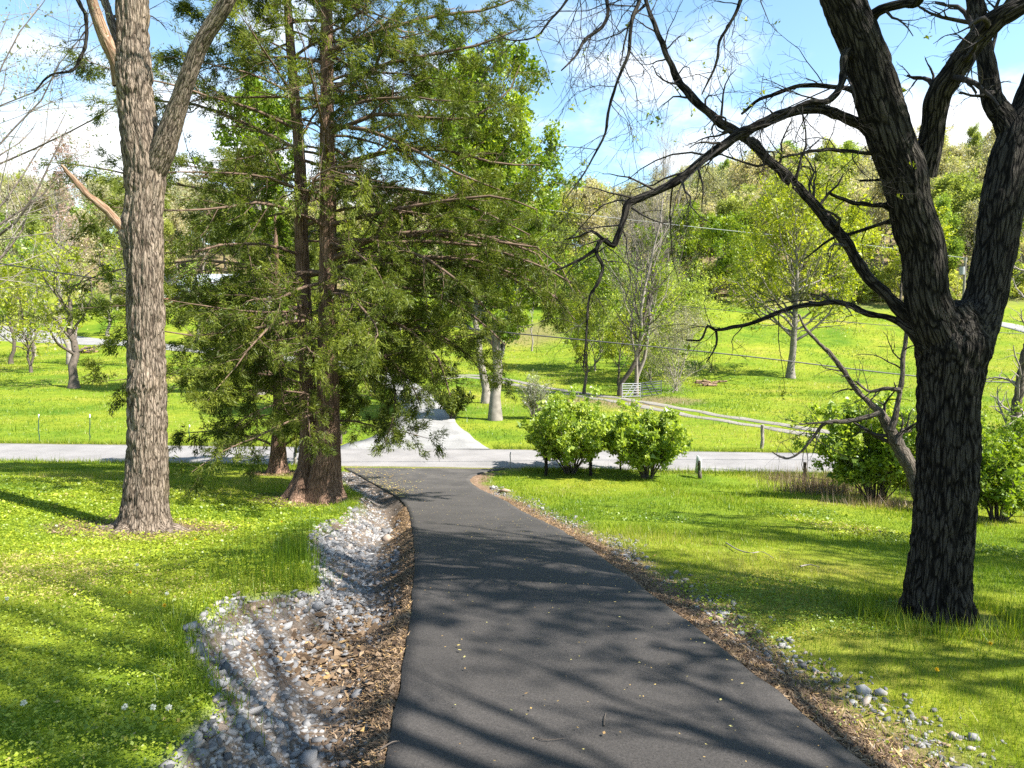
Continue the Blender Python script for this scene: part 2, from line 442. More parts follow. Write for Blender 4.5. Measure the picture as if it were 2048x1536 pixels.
M['metal_grey'] = plain_mat('galvanised_metal', (.2, .205, .215), (.32, .325, .335), .5, 9.)
M['metal_dark'] = plain_mat('dark_grey_metal', (.06, .065, .075), (.1, .105, .12), .45, 9., metal=.3)
M['sign_face'] = plain_mat('sign_face', (.55, .56, .52), (.66, .66, .62), .5, 6.)
M['sign_green'] = plain_mat('sign_green', (.2, .3, .14), (.26, .36, .18), .5, 6.)
M['cable'] = plain_mat('cable_black', (.03, .03, .03), (.05, .05, .05), .5, 3.)
M['cable_pale'] = plain_mat('cable_aluminium', (.3, .31, .33), (.36, .37, .39), .6, 3.)
M['brick'] = plain_mat('brick_base', (.24, .09, .06), (.33, .14, .1), .85, 20.)
M['siding'] = plain_mat('white_siding', (.62, .62, .6), (.7, .7, .68), .6, 3.)
M['roof'] = plain_mat('grey_shingle', (.18, .2, .23), (.26, .28, .31), .85, 12., bump=.3)
M['glass'] = plain_mat('window_glass', (.03, .04, .05), (.05, .06, .07), .1, 2., spec=.6)
M['cut_wood'] = plain_mat('cut_log', (.22, .14, .08), (.42, .3, .19), .9, 10.)
M['dandelion'] = leaf_mat('dandelion_yellow', [(0, (.5, .32, .01)), (1, (.6, .42, .02))], trans=.2)
M['seed_white'] = leaf_mat('clover_white', [(0, (.55, .55, .5)), (1, (.7, .7, .66))], trans=.3)

# ------------------------------------------------------------------ terrain: heights through known points
def zrel(py, D): return float(P(1024, py, D)[2])
CP = [(0, -14, 4.9), (0, 0, 3.3), (0, 4.25, 2.77), (0, 7.5, 2.42), (0, 10.9, 2.0), (0, 15.3, 1.15), (0, 20, .5), (0, 24, .12), (0, 27, 0), (0, 32, 0),
      (-6.6, 12.3, 1.95), (-10, 13.4, 2.25), (-3, 5, 2.95), (-6, 5, 3.1), (-12, 8, 2.9), (-20, 12, 2.6), (-10, 20, .95), (-15, 27, .25), (-20, 20, 1.25),
      (-30, 29, .05), (-5, 18.7, .72), (-7, 25, .15), (-20, -8, 4.5), (-34, 10, 2.6),
      (4.8, 7.7, 2.35), (8, 5, 2.6), (6, 12, 1.6), (12, 12, 1.3), (10, 18, .65), (13, 17, .6), (5, 24, .1), (10, 25, -.1), (20, 18, .3), (20, 26, 0),
      (20, 5, 2.4), (20, -8, 3.6), (34, 20, .3), (34, 28, 0),
      (-30, 33, 0), (-15, 32.5, 0), (15, 30, 0), (34, 29.5, 0), (70, 28, .6), (-70, 35, .3), (70, 5, 2), (-70, 5, 2.5), (0, -60, 7), (70, -60, 6), (-70, -60, 7),
      (0, 45, 0), (-20, 45, 0), (-20, 60, 0.05), (0, 60, .1), (10, 44, 0), (12.7, 36.6, 0), (8, 55, 0), (20, 45, .1), (30, 55, .3), (-42, 65, .2), (-45, 50, .05), (-70, 60, .6),
      (-58, 110, 3.1), (-36.4, 95, 2.0), (-21, 84, 1.2), (-86, 125, 3.9), (-68.5, 150, 11.5), (-30, 130, 7.5), (0, 85, 1.4), (10, 75, .6), (3, 100, 2.8), (2, 115, 6.3),
      (30.5, 75, .4), (45, 130, 11.2), (26, 95, 4.0), (64, 130, 11.2), (47, 95, 2.9), (78, 105, 5.9), (93, 130, 11.2), (48, 75, .7), (20, 125, 9.5), (75, 60, 1.5),
      (63, 180, 26), (90, 260, 50), (120, 190, 30), (167, 260, 57), (33, 260, 37), (25, 185, 21), (-176, 260, 40), (-119, 260, 38), (-62, 260, 35), (-10, 260, 34),
      (-120, 190, 22), (-60, 190, 20), (-10, 185, 18), (140, 130, 14), (-140, 130, 8), (200, 60, 10), (-200, 60, 6), (230, 190, 40), (-240, 190, 30),
      (0, 420, 30), (200, 420, 45), (-200, 420, 34), (420, 300, 50), (-420, 300, 40), (420, 0, 15), (-420, 0, 12), (0, -250, 12)]
CPa = np.array(CP, float)
_S = 50.0
def _ker(d2): return np.where(d2 > 1e-12, .5 * d2 * np.log(np.maximum(d2, 1e-12)), 0)
_xy = CPa[:, :2] / _S
_n = len(CPa)
_K = _ker(((_xy[:, None] - _xy[None]) ** 2).sum(-1)) + np.eye(_n) * 2e-5
_A = np.zeros((_n + 3, _n + 3)); _A[:_n, :_n] = _K; _A[:_n, _n] = 1; _A[:_n, _n + 1:] = _xy; _A[_n, :_n] = 1; _A[_n + 1:, :_n] = _xy.T
_w = np.linalg.solve(_A, np.concatenate([CPa[:, 2], np.zeros(3)]))
def tps(x, y):
    x = np.asarray(x, float); sh = x.shape
    q = np.stack([x.ravel(), np.asarray(y, float).ravel()], 1) / _S
    out = np.empty(len(q))
    for a in range(0, len(q), 20000):
        b = q[a:a + 20000]
        out[a:a + 20000] = _ker(((b[:, None] - _xy[None]) ** 2).sum(-1)) @ _w[:_n] + _w[_n] + b @ _w[_n + 1:]
    return out.reshape(sh)
# the public road: straight strip, far edge through two points
RA = np.array([-24.6, 32.75]); RB = np.array([12.7, 30.2]); RW = 4.15
RT = (RB - RA) / np.linalg.norm(RB - RA); RN = np.array([RT[1], -RT[0]])      # RN points towards the camera
def road_d(x, y): return (x - RA[0]) * RN[0] + (y - RA[1]) * RN[1]
def hbase(x, y):
    x = np.asarray(x, float); y = np.asarray(y, float)
    z = tps(x, y)
    far = sstep(430, 700, np.hypot(x, y))
    z = z * (1 - far) + 8 * far
    d = road_d(x, y)
    m = sstep(-3.0, 0.0, d) * (1 - sstep(RW, RW + 2.5, d)) * (1 - sstep(45, 70, np.abs(x)))
    return z * (1 - m)
def G0(px, py, fn=hbase, dmax=400.):
    d = ray(px, py); d = d / d[1]
    ts = np.concatenate([np.arange(2.5, 40, .25), np.arange(40, dmax, 1.5)])
    p = np.array([0, 0, CAM_Z])[None] + d[None] * ts[:, None]
    below = p[:, 2] < fn(p[:, 0], p[:, 1])
    if not below.any():
        return p[-1]
    k = int(np.argmax(below)); lo, hi = ts[max(k - 1, 0)], ts[k]
    for _ in range(24):
        mid = (lo + hi) / 2; q = np.array([0, 0, CAM_Z]) + d * mid
        if q[2] < fn(q[0:1], q[1:2])[0]: hi = mid
        else: lo = mid
    return np.array([0, 0, CAM_Z]) + d * hi
# driveway edges, traced on the ground
DL = np.array([G0(*p)[:2] for p in [(765, 1536), (792, 1420), (812, 1300), (826, 1200), (831, 1130), (828, 1085), (822, 1040), (814, 1014), (800, 998), (772, 982), (738, 964), (708, 947), (688, 938)]])
DR = np.array([G0(*p)[:2] for p in [(1730, 1536), (1600, 1425), (1430, 1290), (1300, 1190), (1205, 1120), (1100, 1050), (1012, 1003), (962, 981), (939, 966), (938, 956), (955, 947), (985, 941), (1010, 939)]])
DL = np.vstack([[DL[0] + (DL[0] - DL[2]) * (DL[0][1] + 6) / (DL[2][1] - DL[0][1])], DL])
DR = np.vstack([[DR[0] + (DR[0] - DR[2]) * (DR[0][1] + 6) / (DR[2][1] - DR[0][1])], DR])
def resamp(poly, n):
    s = np.concatenate([[0], np.cumsum(np.linalg.norm(np.diff(poly, axis=0), axis=1))])
    t = np.linspace(0, s[-1], n)
    return np.stack([np.interp(t, s, poly[:, k]) for k in range(2)], 1)
def smooth_poly(poly, step=.25):
    L_ = np.linalg.norm(np.diff(poly, axis=0), axis=1).sum()
    q = resamp(poly, int(L_ / .1))
    k = 15
    pad = np.vstack([np.repeat(q[:1], k, 0), q, np.repeat(q[-1:], k, 0)])
    w = np.hanning(2 * k + 1); w /= w.sum()
    sm = np.stack([np.convolve(pad[:, c], w, 'valid') for c in range(2)], 1)
    sm[0] = q[0]; sm[-1] = q[-1]
    return sm[::2]
DLs = smooth_poly(DL); DRs = smooth_poly(DR)
drive_poly = np.vstack([DLs, DRs[::-1]])
dl_y, dl_x = DLs[:, 1], DLs[:, 0]
def xl_drive(y): return np.interp(y, dl_y, dl_x)
_o = np.argsort(DRs[:, 1])
def xr_drive(y): return np.interp(y, DRs[_o, 1], DRs[_o, 0])
# the stone-lined ditch: left boundary traced on the ground, right boundary is the driveway
GL = np.array([G0(*p)[:2] for p in [(300, 1640), (345, 1580), (375, 1536), (420, 1490), (440, 1450), (448, 1410), (425, 1370), (392, 1330), (390, 1290), (430, 1243), (485, 1210), (560, 1201), (640, 1192), (648, 1180), (632, 1150),
                                     (620, 1120), (622, 1095), (645, 1066), (690, 1042), (722, 1012), (722, 995), (700, 972), (682, 955), (672, 944)]])
GL = GL[np.argsort(GL[:, 1])]
GL = np.vstack([[GL[0][0] - .3, -6], GL])
def xl_ditch(y): return np.interp(y, GL[:, 1], GL[:, 0])
GY1 = GL[-1, 1]
def ditch_s(x, y):
    a, b = xl_ditch(y), xl_drive(y)
    s = (x - a) / np.maximum(b - a, .05)
    return np.where((y < GY1) & (y > -6), s, -9)
def hfine(x, y):
    z = hbase(x, y)
    s = ditch_s(x, y)
    fade = 1 - sstep(18.5, 22.5, y)
    w = np.clip(s, 0, 1)
    prof = np.sin(pi * w ** 1.25) ** 1.3
    z = z - np.where((s > 0) & (s < 1), .38 * prof * fade, 0)
    gx = np.asarray(x)
    ing = (s > 0) & (s < .8)
    z = z + np.where(ing, .07 * (noise2(x, y, 1.6, 3) - .4) * np.clip(prof * 3, 0, 1), 0)
    # bank of the lawn just left of the ditch
    z = z + np.where((s <= 0) & (s > -9), .12 * np.exp(-((x - xl_ditch(y)) / .7) ** 2) * fade, 0)
    drv = in_poly(gx, np.asarray(y), drive_poly)
    rd = road_d(x, y); onroad = (rd > -.4) & (rd < RW + .4)
    far = np.hypot(x, y)
    bump = (noise2(x, y, .55, 1) - .5) * .14 + (noise2(x, y, 1.7, 2) - .5) * .05
    bump = bump * np.clip(far / 12, .5, 1) + (noise2(x, y, .07, 5) - .5) * .6 * sstep(45, 90, far) + (noise2(x, y, .02, 6) - .5) * 6 * sstep(150, 240, far)
    dd = np.maximum(xl_drive(y) - x, x - xr_drive(y))
    keep = sstep(.05, 1.2, dd) * (1 - np.where((s > 0) & (s < 1), .7, 0))
    keep = np.where(y > 26.5, 1, keep) * sstep(0, 1.0, np.maximum(-rd, rd - RW))
    z = z + bump * keep
    z = np.where(drv, z - .02, z)
    # right shoulder: lies a little lower than the asphalt
    dr = x - xr_drive(y)
    z = z - np.where((dr > 0) & (dr < 1.0) & (y < 25), .07 * np.sin(pi * np.clip(dr, 0, 1)), 0)
    return z
def axis(segs):
    out = []
    for a, b, s in segs: out.append(np.arange(a, b - 1e-6, s))
    return np.concatenate(out + [[segs[-1][1]]])
gxs = axis([(-3000, -400, 400), (-400, -100, 8), (-100, -40, 2), (-40, -16, .8), (-16, -5, .25), (-5, -.4, .12), (-.4, 8, .28), (8, 22, .5), (22, 50, 1.), (50, 130, 2.5), (130, 400, 9), (400, 3000, 400)])
gys = axis([(-600, -60, 60), (-60, -8, 4), (-8, 2.5, .5), (2.5, 22, .19), (22, 36, .35), (36, 70, .7), (70, 150, 1.8), (150, 300, 5), (300, 600, 25), (600, 3000, 300)])
GX, GY = np.meshgrid(gxs, gys)
GZ = hfine(GX, GY)
def H(x, y):
    x = np.asarray(x, float); y = np.asarray(y, float)
    i = np.clip(np.searchsorted(gxs, x) - 1, 0, len(gxs) - 2); j = np.clip(np.searchsorted(gys, y) - 1, 0, len(gys) - 2)
    fx = np.clip((x - gxs[i]) / (gxs[i + 1] - gxs[i]), 0, 1); fy = np.clip((y - gys[j]) / (gys[j + 1] - gys[j]), 0, 1)
    return (GZ[j, i] * (1 - fx) + GZ[j, i + 1] * fx) * (1 - fy) + (GZ[j + 1, i] * (1 - fx) + GZ[j + 1, i + 1] * fx) * fy
def G(px, py): return G0(px, py, H)
def on_ground(x, y, dz=0.0): return np.array([x, y, float(H(np.array([x]), np.array([y]))[0]) + dz])

# where the gravel drive, the two-track and the upper lane run
def trace(pts): return np.array([np.append(G(p[0], p[1])[:2], p[2]) for p in pts])
drive_far = trace([(822, 899, 3.7), (838, 880, 2.8), (848, 855, 2.0), (848, 832, 1.7), (838, 806, 1.5), (812, 778, 1.6), (765, 752, 1.7), (705, 733, 1.8), (610, 721, 1.9), (500, 710, 2.), (400, 700, 2.), (300, 691, 2.0), (200, 685, 2.2), (100, 678, 3.2), (0, 668, 5.0), (-120, 660, 6.0)])
track_line = trace([(868, 757, 1.2), (935, 752, 1.3), (1000, 760, 1.3), (1080, 777, 1.3), (1160, 789, 1.4), (1240, 801, 1.4), (1330, 817, 1.4), (1420, 833, 1.4), (1530, 850, 1.4), (1640, 867, 1.4), (1760, 884, 1.4), (1900, 897, 1.4)])
lane_up = trace([(1950, 640, 1.6), (2010, 650, 1.6), (2060, 662, 1.6), (2150, 685, 1.6)])
def smooth_line(tr, step): 
    c = catmull(np.column_stack([tr[:, 0], tr[:, 1], np.zeros(len(tr)), tr[:, 2]]), step)
    return c[:, [0, 1, 3]]
def near_line(x, y, line):
    best = np.full(np.shape(x), 1e9)
    for k in range(0, len(line)):
        d = np.hypot(x - line[k, 0], y - line[k, 1]) - line[k, 2]
        best = np.minimum(best, d)
    return best
drive_far_s = smooth_line(drive_far, .8); track_s = smooth_line(track_line, .8); lane_s = smooth_line(lane_up, 1.)

# cover masks on the terrain vertices: R litter/brown soil, G gravel, B leaf litter of the woods
flat_x, flat_y = GX.ravel(), GY.ravel()
_s = ditch_s(flat_x, flat_y)
_nl = noise2(flat_x, flat_y, 2.2, 11)
mG = sstep(-.05, .05, _s + .1 * (_nl - .5)) * (1 - sstep(.98, 1.02, _s)) * (1 - .9 * sstep(.6, .8, _s + .25 * (_nl - .5)))
mR = sstep(.66, .85, _s + .25 * (_nl - .5)) * (1 - sstep(1.0, 1.02, _s))
_dr = flat_x - xr_drive(flat_y)
mR = np.maximum(mR, sstep(-.3, -.1, _dr) * (1 - sstep(.5, .85, _dr + .5 * (_nl - .5))) * (flat_y < 26.2) * (flat_y > -6))
SOIL = [(G0(292, 1058), 1.35, .9), (G0(635, 1005), 1.7, .95), (G0(557, 945), 1.0, .7), (G0(1880, 1228), .75, .35)]
for c, r, a in SOIL:
    mR = np.maximum(mR, a * (1 - sstep(r * .45, r * 1.25, np.hypot(flat_x - c[0], (flat_y - c[1])) + .8 * (_nl - .5))))
for c, r, a in [(G0(1262, 808), 3.2, .85), (G0(1330, 800), 3., .8), (G0(1050, 668), 7., .6), (G0(1280, 880), 1.0, .5), (G0(1180, 800), 2.6, .8)]:
    mR = np.maximum(mR, a * (1 - sstep(r * .45, r * 1.25, np.hypot(flat_x - c[0], (flat_y - c[1]) * .8) + 2.0 * (_nl - .5))))
_rd = road_d(flat_x, flat_y)
mR = np.maximum(mR, .55 * (1 - sstep(.1, .7, np.abs(_rd - RW / 2) - RW / 2 + .5 * (_nl - .5))))
mB = sstep(-8, 8, flat_y - 131 + 18 * (noise2(flat_x, flat_y, .05, 9) - .5) - 26 * sstep(20, -10, flat_x) - 6 * sstep(80, 120, flat_x))
dm = near_line(flat_x, flat_y, track_s)
mB = np.clip(mB, 0, 1)

g = Geo()
nx, ny = len(gxs), len(gys)
idx = np.arange(nx * ny).reshape(ny, nx)
g.add(np.stack([flat_x, flat_y, GZ.ravel()], 1), f4=np.stack([idx[:-1, :-1], idx[:-1, 1:], idx[1:, 1:], idx[1:, :-1]], -1).reshape(-1, 4))

def ground_mat():
    m, nt, out = mat_new('meadow_ground')
    geo = N(nt, 'ShaderNodeNewGeometry')
    at = N(nt, 'ShaderNodeAttribute', attribute_name='cover')
    sp = N(nt, 'ShaderNodeSeparateColor'); nt.links.new(at.outputs['Color'], sp.inputs[0])
    def nzs(scale, det=4, rough=.55):
        n_ = N(nt, 'ShaderNodeTexNoise'); n_.inputs['Scale'].default_value = scale; n_.inputs['Detail'].default_value = det; n_.inputs['Roughness'].default_value = rough
        nt.links.new(geo.outputs['Position'], n_.inputs['Vector']); return n_.outputs['Fac']
    big = nzs(.12, 5); mid = nzs(1.3, 6, .65); fine = nzs(14, 6, .7)
    ca = ramp(nt, big, [(.33, (.065, .125, .009)), (.47, (.13, .18, .013)), (.6, (.175, .2, .018)), (.7, (.23, .215, .045))])
    cb = ramp(nt, mid, [(.3, (.6, .75, .55)), (.55, (1.05, 1.03, 1)), (.75, (1.35, 1.2, 1.2))])
    c = mixrgb(nt, .8, ca, cb, 'MULTIPLY')
    c = mixrgb(nt, .8, c, ramp(nt, fine, [(.3, (.55, .6, .5)), (.7, (1.35, 1.3, 1.3))]), 'MULTIPLY')
    brown = ramp(nt, nzs(9, 7, .75), [(.3, (.07, .045, .028)), (.5, (.15, .1, .065)), (.72, (.27, .19, .13))])
    grav = ramp(nt, nzs(16, 6, .7), [(.3, (.12, .115, .11)), (.5, (.22, .21, .2)), (.7, (.36, .34, .32))])
    wood = ramp(nt, nzs(.8, 7, .7), [(.35, (.09, .075, .035)), (.5, (.17, .125, .075)), (.65, (.1, .13, .025))])
    c = mixrgb(nt, sp.outputs['Blue'], c, wood)
    c = mixrgb(nt, sp.outputs['Green'], c, grav)
    c = mixrgb(nt, sp.outputs['Red'], c, brown)
    b = N(nt, 'ShaderNodeBump'); b.inputs['Strength'].default_value = .7; b.inputs['Distance'].default_value = .05
    nt.links.new(nzs(11, 6, .75), b.inputs['Height'])
    p = N(nt, 'ShaderNodeBsdfPrincipled'); p.inputs['Roughness'].default_value = .95; p.inputs['Specular IOR Level'].default_value = .1
    nt.links.new(c, p.inputs['Base Color']); nt.links.new(b.outputs[0], p.inputs['Normal']); nt.links.new(p.outputs[0], out.inputs[0])
    return m
M['ground'] = ground_mat()
ground = g.build('ground', M['ground'], smooth=True)
ca_ = ground.data.attributes.new('cover', 'FLOAT_COLOR', 'POINT')
ca_.data.foreach_set('color', np.stack([mR, mG, mB, np.ones_like(mR)], 1).astype(np.float32).ravel())
tag(ground, 'rolling green lawn and meadow rising to wooded hills', 'ground', kind='structure')

# ------------------------------------------------------------------ roads
def asphalt_mat(name, lo, hi, warm, scale=60., speck=.0, dust=0.):
    m, nt, out = mat_new(name)
    geo = N(nt, 'ShaderNodeNewGeometry')
    def nzs(s, det=4, r=.6):
        n_ = N(nt, 'ShaderNodeTexNoise'); n_.inputs['Scale'].default_value = s; n_.inputs['Detail'].default_value = det; n_.inputs['Roughness'].default_value = r
        nt.links.new(geo.outputs['Position'], n_.inputs['Vector']); return n_.outputs['Fac']
    c = ramp(nt, nzs(scale, 5, .75), [(.3, tuple(lo * w for w in warm)), (.7, tuple(hi * w for w in warm))])
    c = mixrgb(nt, .7, c, ramp(nt, nzs(.7, 6, .65), [(.3, (.72, .72, .72)), (.7, (1.25, 1.25, 1.25))]), 'MULTIPLY')
    vo = N(nt, 'ShaderNodeTexVoronoi'); vo.inputs['Scale'].default_value = 45
    nt.links.new(geo.outputs['Position'], vo.inputs['Vector'])
    if speck:
        sp_ = N(nt, 'ShaderNodeMapRange'); nt.links.new(vo.outputs['Distance'], sp_.inputs[0]); sp_.inputs[1].default_value = .12; sp_.inputs[2].default_value = .05
        sp_.inputs[4].default_value = speck
        c = mixrgb(nt, sp_.outputs[0], c, (.22, .2, .18))
    if dust:
        # stone dust and needles drifted near the mouth
        n2 = nzs(1.1, 7, .7)
        sy = N(nt, 'ShaderNodeSeparateXYZ'); nt.links.new(geo.outputs['Position'], sy.inputs[0])
        mr = N(nt, 'ShaderNodeMapRange'); nt.links.new(sy.outputs['Y'], mr.inputs[0]); mr.inputs[1].default_value = 14; mr.inputs[2].default_value = 27
        ml = N(nt, 'ShaderNodeMath', operation='MULTIPLY'); nt.links.new(mr.outputs[0], ml.inputs[0]); ml.inputs[1].default_value = dust
        c = mixrgb(nt, ml.outputs[0], c, ramp(nt, n2, [(.4, (.06, .056, .053)), (.7, (.16, .145, .13))]))
    b = N(nt, 'ShaderNodeBump'); b.inputs['Strength'].default_value = .8; b.inputs['Distance'].default_value = .008
    nt.links.new(nzs(scale * 1.2, 4, .8), b.inputs['Height'])
    p = N(nt, 'ShaderNodeBsdfPrincipled'); p.inputs['Roughness'].default_value = .8; p.inputs['Specular IOR Level'].default_value = .3
    nt.links.new(c, p.inputs['Base Color']); nt.links.new(b.outputs[0], p.inputs['Normal']); nt.links.new(p.outputs[0], out.inputs[0])
    return m
M['asphalt_new'] = asphalt_mat('fresh_asphalt', .018, .053, (1.12, 1, .92), 55, .4, .4)
M['asphalt_old'] = asphalt_mat('bleached_chip_seal', .13, .225, (1.06, 1, .97), 30, .15)
M['track'] = asphalt_mat('dusty_gravel_ruts', .1, .21, (1.1, 1, .86), 9, 0)
M['gravel_road'] = asphalt_mat('crushed_limestone', .13, .27, (1.03, 1, .96), 14, 0)
def sheet(name, left, right, mat, lift, across=12, skirt=.06, edge_jit=0.0, crown=0.0, zfn=H):
    n = len(left)
    t = np.linspace(0, 1, across + 1)
    if edge_jit:
        s = np.arange(n)
        left = left + (noise2(s * .35, s * 0 + 1, 1., 21)[:, None] - .5) * edge_jit * norm(left - right)
        right = right + (noise2(s * .35, s * 0 + 9, 1., 22)[:, None] - .5) * edge_jit * norm(right - left)
    xy = left[:, None, :] * (1 - t)[None, :, None] + right[:, None, :] * t[None, :, None]
    z = zfn(xy[..., 0], xy[..., 1]) + lift + crown * np.sin(pi * t)[None, :]
    v = np.concatenate([xy, z[..., None]], -1)
    lo_l = v[:, :1].copy(); lo_l[..., 2] -= skirt; lo_r = v[:, -1:].copy(); lo_r[..., 2] -= skirt
    v = np.concatenate([lo_l, v, lo_r], 1)
    w = across + 3
    ii = np.arange(n * w).reshape(n, w)
    q = np.stack([ii[:-1, :-1], ii[:-1, 1:], ii[1:, 1:], ii[1:, :-1]], -1).reshape(-1, 4)
    gg = Geo(); gg.add(v.reshape(-1, 3), f4=q)
    return gg.build(name, mat)
o = sheet('driveway', resamp(DLs, 260), resamp(DRs, 260), M['asphalt_new'], .045, 24, .09, .05)
tag(o, 'freshly laid black asphalt driveway running down to the road', 'driveway', kind='structure')
xs_r = np.linspace(-75, 75, 400)
far_e = RA[None] + RT[None] * xs_r[:, None]
near_e = far_e + RN[None] * RW
o = sheet('road', far_e, near_e, M['asphalt_old'], .022, 14, .06, .18, .02, hbase)
tag(o, 'narrow pale grey country road crossing the view', 'road', kind='structure')
def strip(name, line, mat, lift, across=6, jit=.25, w0=-1., w1=1.):
    p = line[:, :2]; tn = np.gradient(p, axis=0); tn = norm(tn); nn = np.stack([-tn[:, 1], tn[:, 0]], 1)
    return sheet(name, p + nn * line[:, 2:3] * w1, p + nn * line[:, 2:3] * w0, mat, lift, across, .03, jit)
o = strip('gravel_drive', smooth_line(drive_far, .4), M['gravel_road'], .03, 8)
tag(o, 'white gravel drive leading away beyond the road', 'gravel drive', kind='structure')
tl = smooth_line(track_line, .5)
for side, (a, b) in (('far', (.28, 1.0)), ('near', (-1.0, -.28))):
    o = strip('gravel_wheel_track', tl, M['track'], .018, 3, .5, a, b)
    tag(o, '%s wheel rut of the two-track gravel lane across the meadow' % side, 'wheel track', kind='structure')
o = strip('upper_lane', lane_s, M['gravel_road'], .06, 4)
tag(o, 'short stretch of pale lane high on the right slope', 'lane', kind='structure')

# ------------------------------------------------------------------ the big foreground trees
def limb_world(ctrl):
    """ctrl rows (px, py, depth, half width in px) -> rows x,y,z,r"""
    c = np.array(ctrl, float)
    g_ = np.gradient(c[:, :2], axis=0) if len(c) > 1 else np.array([[0, 1.]])
    vert = np.abs(g_[:, 1]) / np.maximum(np.hypot(g_[:, 0], g_[:, 1]), 1e-6)
    cs = 1 / np.sqrt(1 + ((c[:, 0] - 1024) / F) ** 2)          # an upright limb off to the side looks wider than it is
    return np.array([np.append(P(a, b, d), w * d / F * (1 - v * (1 - k))) for (a, b, d, w), v, k in zip(ctrl, vert, cs)])
def hero_limb(g, ctrl, sides, step, amp, seed, cell=.055, flare=None, knots=(), world=False):
    """thick limb with real bark relief"""
    c = catmull(np.array(ctrl) if world else limb_world(ctrl), step)
    p, r = c[:, :3], np.maximum(c[:, 3], .004)
    n = len(p)
    if sides <= 40 and n > 6:      # branches wander a little instead of sweeping like tubes
        q0 = p * 2.6 + seed * 11
        off = np.stack([vnoise(q0 + 60), vnoise(q0 + 120), vnoise(q0 + 180)], 1) - .5
        q0 = p * 9. + seed * 5
        off = off + .35 * (np.stack([vnoise(q0 + 60), vnoise(q0 + 120), vnoise(q0 + 180)], 1) - .5)
        p = p + off * np.minimum(.07, r * 3.0)[:, None] * np.clip(np.arange(n) / 6, 0, 1)[:, None]
        r = r * (1 + .35 * (vnoise(p * 12 + 33) - .5))
    t = norm(np.gradient(p, axis=0))
    m = np.abs(norm(p[-1] - p[0])); ax = np.eye(3)[np.argmin(m)]
    a = norm(np.cross(np.broadcast_to(ax, t.shape), t)); b = np.cross(t, a)
    th = np.arange(sides) * 2 * pi / sides
    ct, st_ = np.cos(th)[None, :], np.sin(th)[None, :]
    s = np.concatenate([[0], np.cumsum(np.linalg.norm(np.diff(p, axis=0), axis=1))])[:, None]
    rr = r[:, None] * np.ones((1, sides))
    q = np.stack([ct * rr / cell + seed * 5 + 200, st_ * rr / cell + seed * 9 + 200, np.broadcast_to(s / (cell * 6), rr.shape) + seed * 3 + 200], -1)
    warp = vnoise(q * .6 + 31) * 1.6
    q2 = q.copy(); q2[..., 0] += warp; q2[..., 1] -= warp
    fur = np.clip(np.abs(vnoise(q2) - .5) * 4.2, 0, 1) * .7 + np.clip(np.abs(vnoise(q2 * np.array([1.9, 1.9, 2.4]) + 17) - .5) * 4, 0, 1) * .3
    big = vnoise(np.stack([ct * np.ones_like(rr) * 1.3 + seed + 50, st_ * np.ones_like(rr) * 1.3 + 50, np.broadcast_to(s * 1.1, rr.shape) + seed + 50], -1)) - .5
    rad = rr * (1 + .10 * big) + amp * np.clip(rr / .25, .12, 1) * (fur - .55)
    if flare:
        h0, af, nl, ph = flare
        k = np.exp(-s / h0)
        rad = rad * (1 + af * k * (.55 + .45 * np.cos(nl * np.arctan2(st_, ct) + ph) + .5 * big))
    for ks, kth, kw, ka in knots:
        dth = np.angle(np.exp(1j * (np.arctan2(st_, ct) - kth)))
        d2 = ((s - ks) ** 2 + (dth * rr) ** 2) / kw ** 2
        rad = rad + ka * np.exp(-d2) * (1 + .5 * np.cos(np.sqrt(d2) * 9))
    v = p[:, None, :] + (a[:, None, :] * ct[..., None] + b[:, None, :] * st_[..., None]) * rad[..., None]
    bco = np.stack([ct * rr + seed, st_ * rr + seed * 1.7, np.broadcast_to(s, rr.shape) + seed], -1)
    ii = np.arange(n * sides).reshape(n, sides)
    j2 = np.roll(ii, -1, axis=1)
    f = np.stack([ii[:-1], j2[:-1], j2[1:], ii[1:]], -1).reshape(-1, 4)
    g.add(v.reshape(-1, 3), f4=f, bco=bco.reshape(-1, 3))
    # end cap
    cv = np.vstack([v[-1], p[-1:] + t[-1:] * r[-1] * .4])
    g.add(cv, f3=np.array([[k, (k + 1) % sides, sides] for k in range(sides)]))
    return p, r
def batch(p, r, n=14):
    """resample one limb to n points as a (1,n,3) batch"""
    s = np.concatenate([[0], np.cumsum(np.linalg.norm(np.diff(p, axis=0), axis=1))])
    t = np.linspace(0, s[-1], n)
    return np.stack([np.interp(t, s, p[:, k]) for k in range(3)], 1)[None], np.interp(t, s, r)[None]

# ---- right: dark forked tree --------------------------------------------------
rng = np.random.default_rng(21)
DRT = 7.7
base_r = G(1878, 1232); DRT = float(base_r[1])
rt = thing('forked_tree', 'big dark forked tree with deeply furrowed bark and long bare limbs, right foreground', 'tree', base_r)
def lr(pts, d0=0.0, d1=None):
    n = len(pts); d1 = d0 if d1 is None else d1
    return [(a, b, DRT + d0 + (d1 - d0) * i / (n - 1), w) for i, (a, b, w) in enumerate(pts)]
R_L = []      # (p, r) of every limb for twigs
gT = Geo()
R_L.append(hero_limb(gT, lr([(1878, 1262, 80), (1876, 1225, 74), (1876, 1180, 68), (1882, 1100, 64), (1890, 1000, 64), (1894, 900, 64), (1897, 800, 63), (1903, 740, 69), (1906, 690, 76), (1903, 655, 62), (1890, 615, 46)]), 130, .028, .042, 3, .042, flare=(.3, .22, 5, 1.0)))
part(gT, 'trunk', M['bark_dark'], rt, True, True)
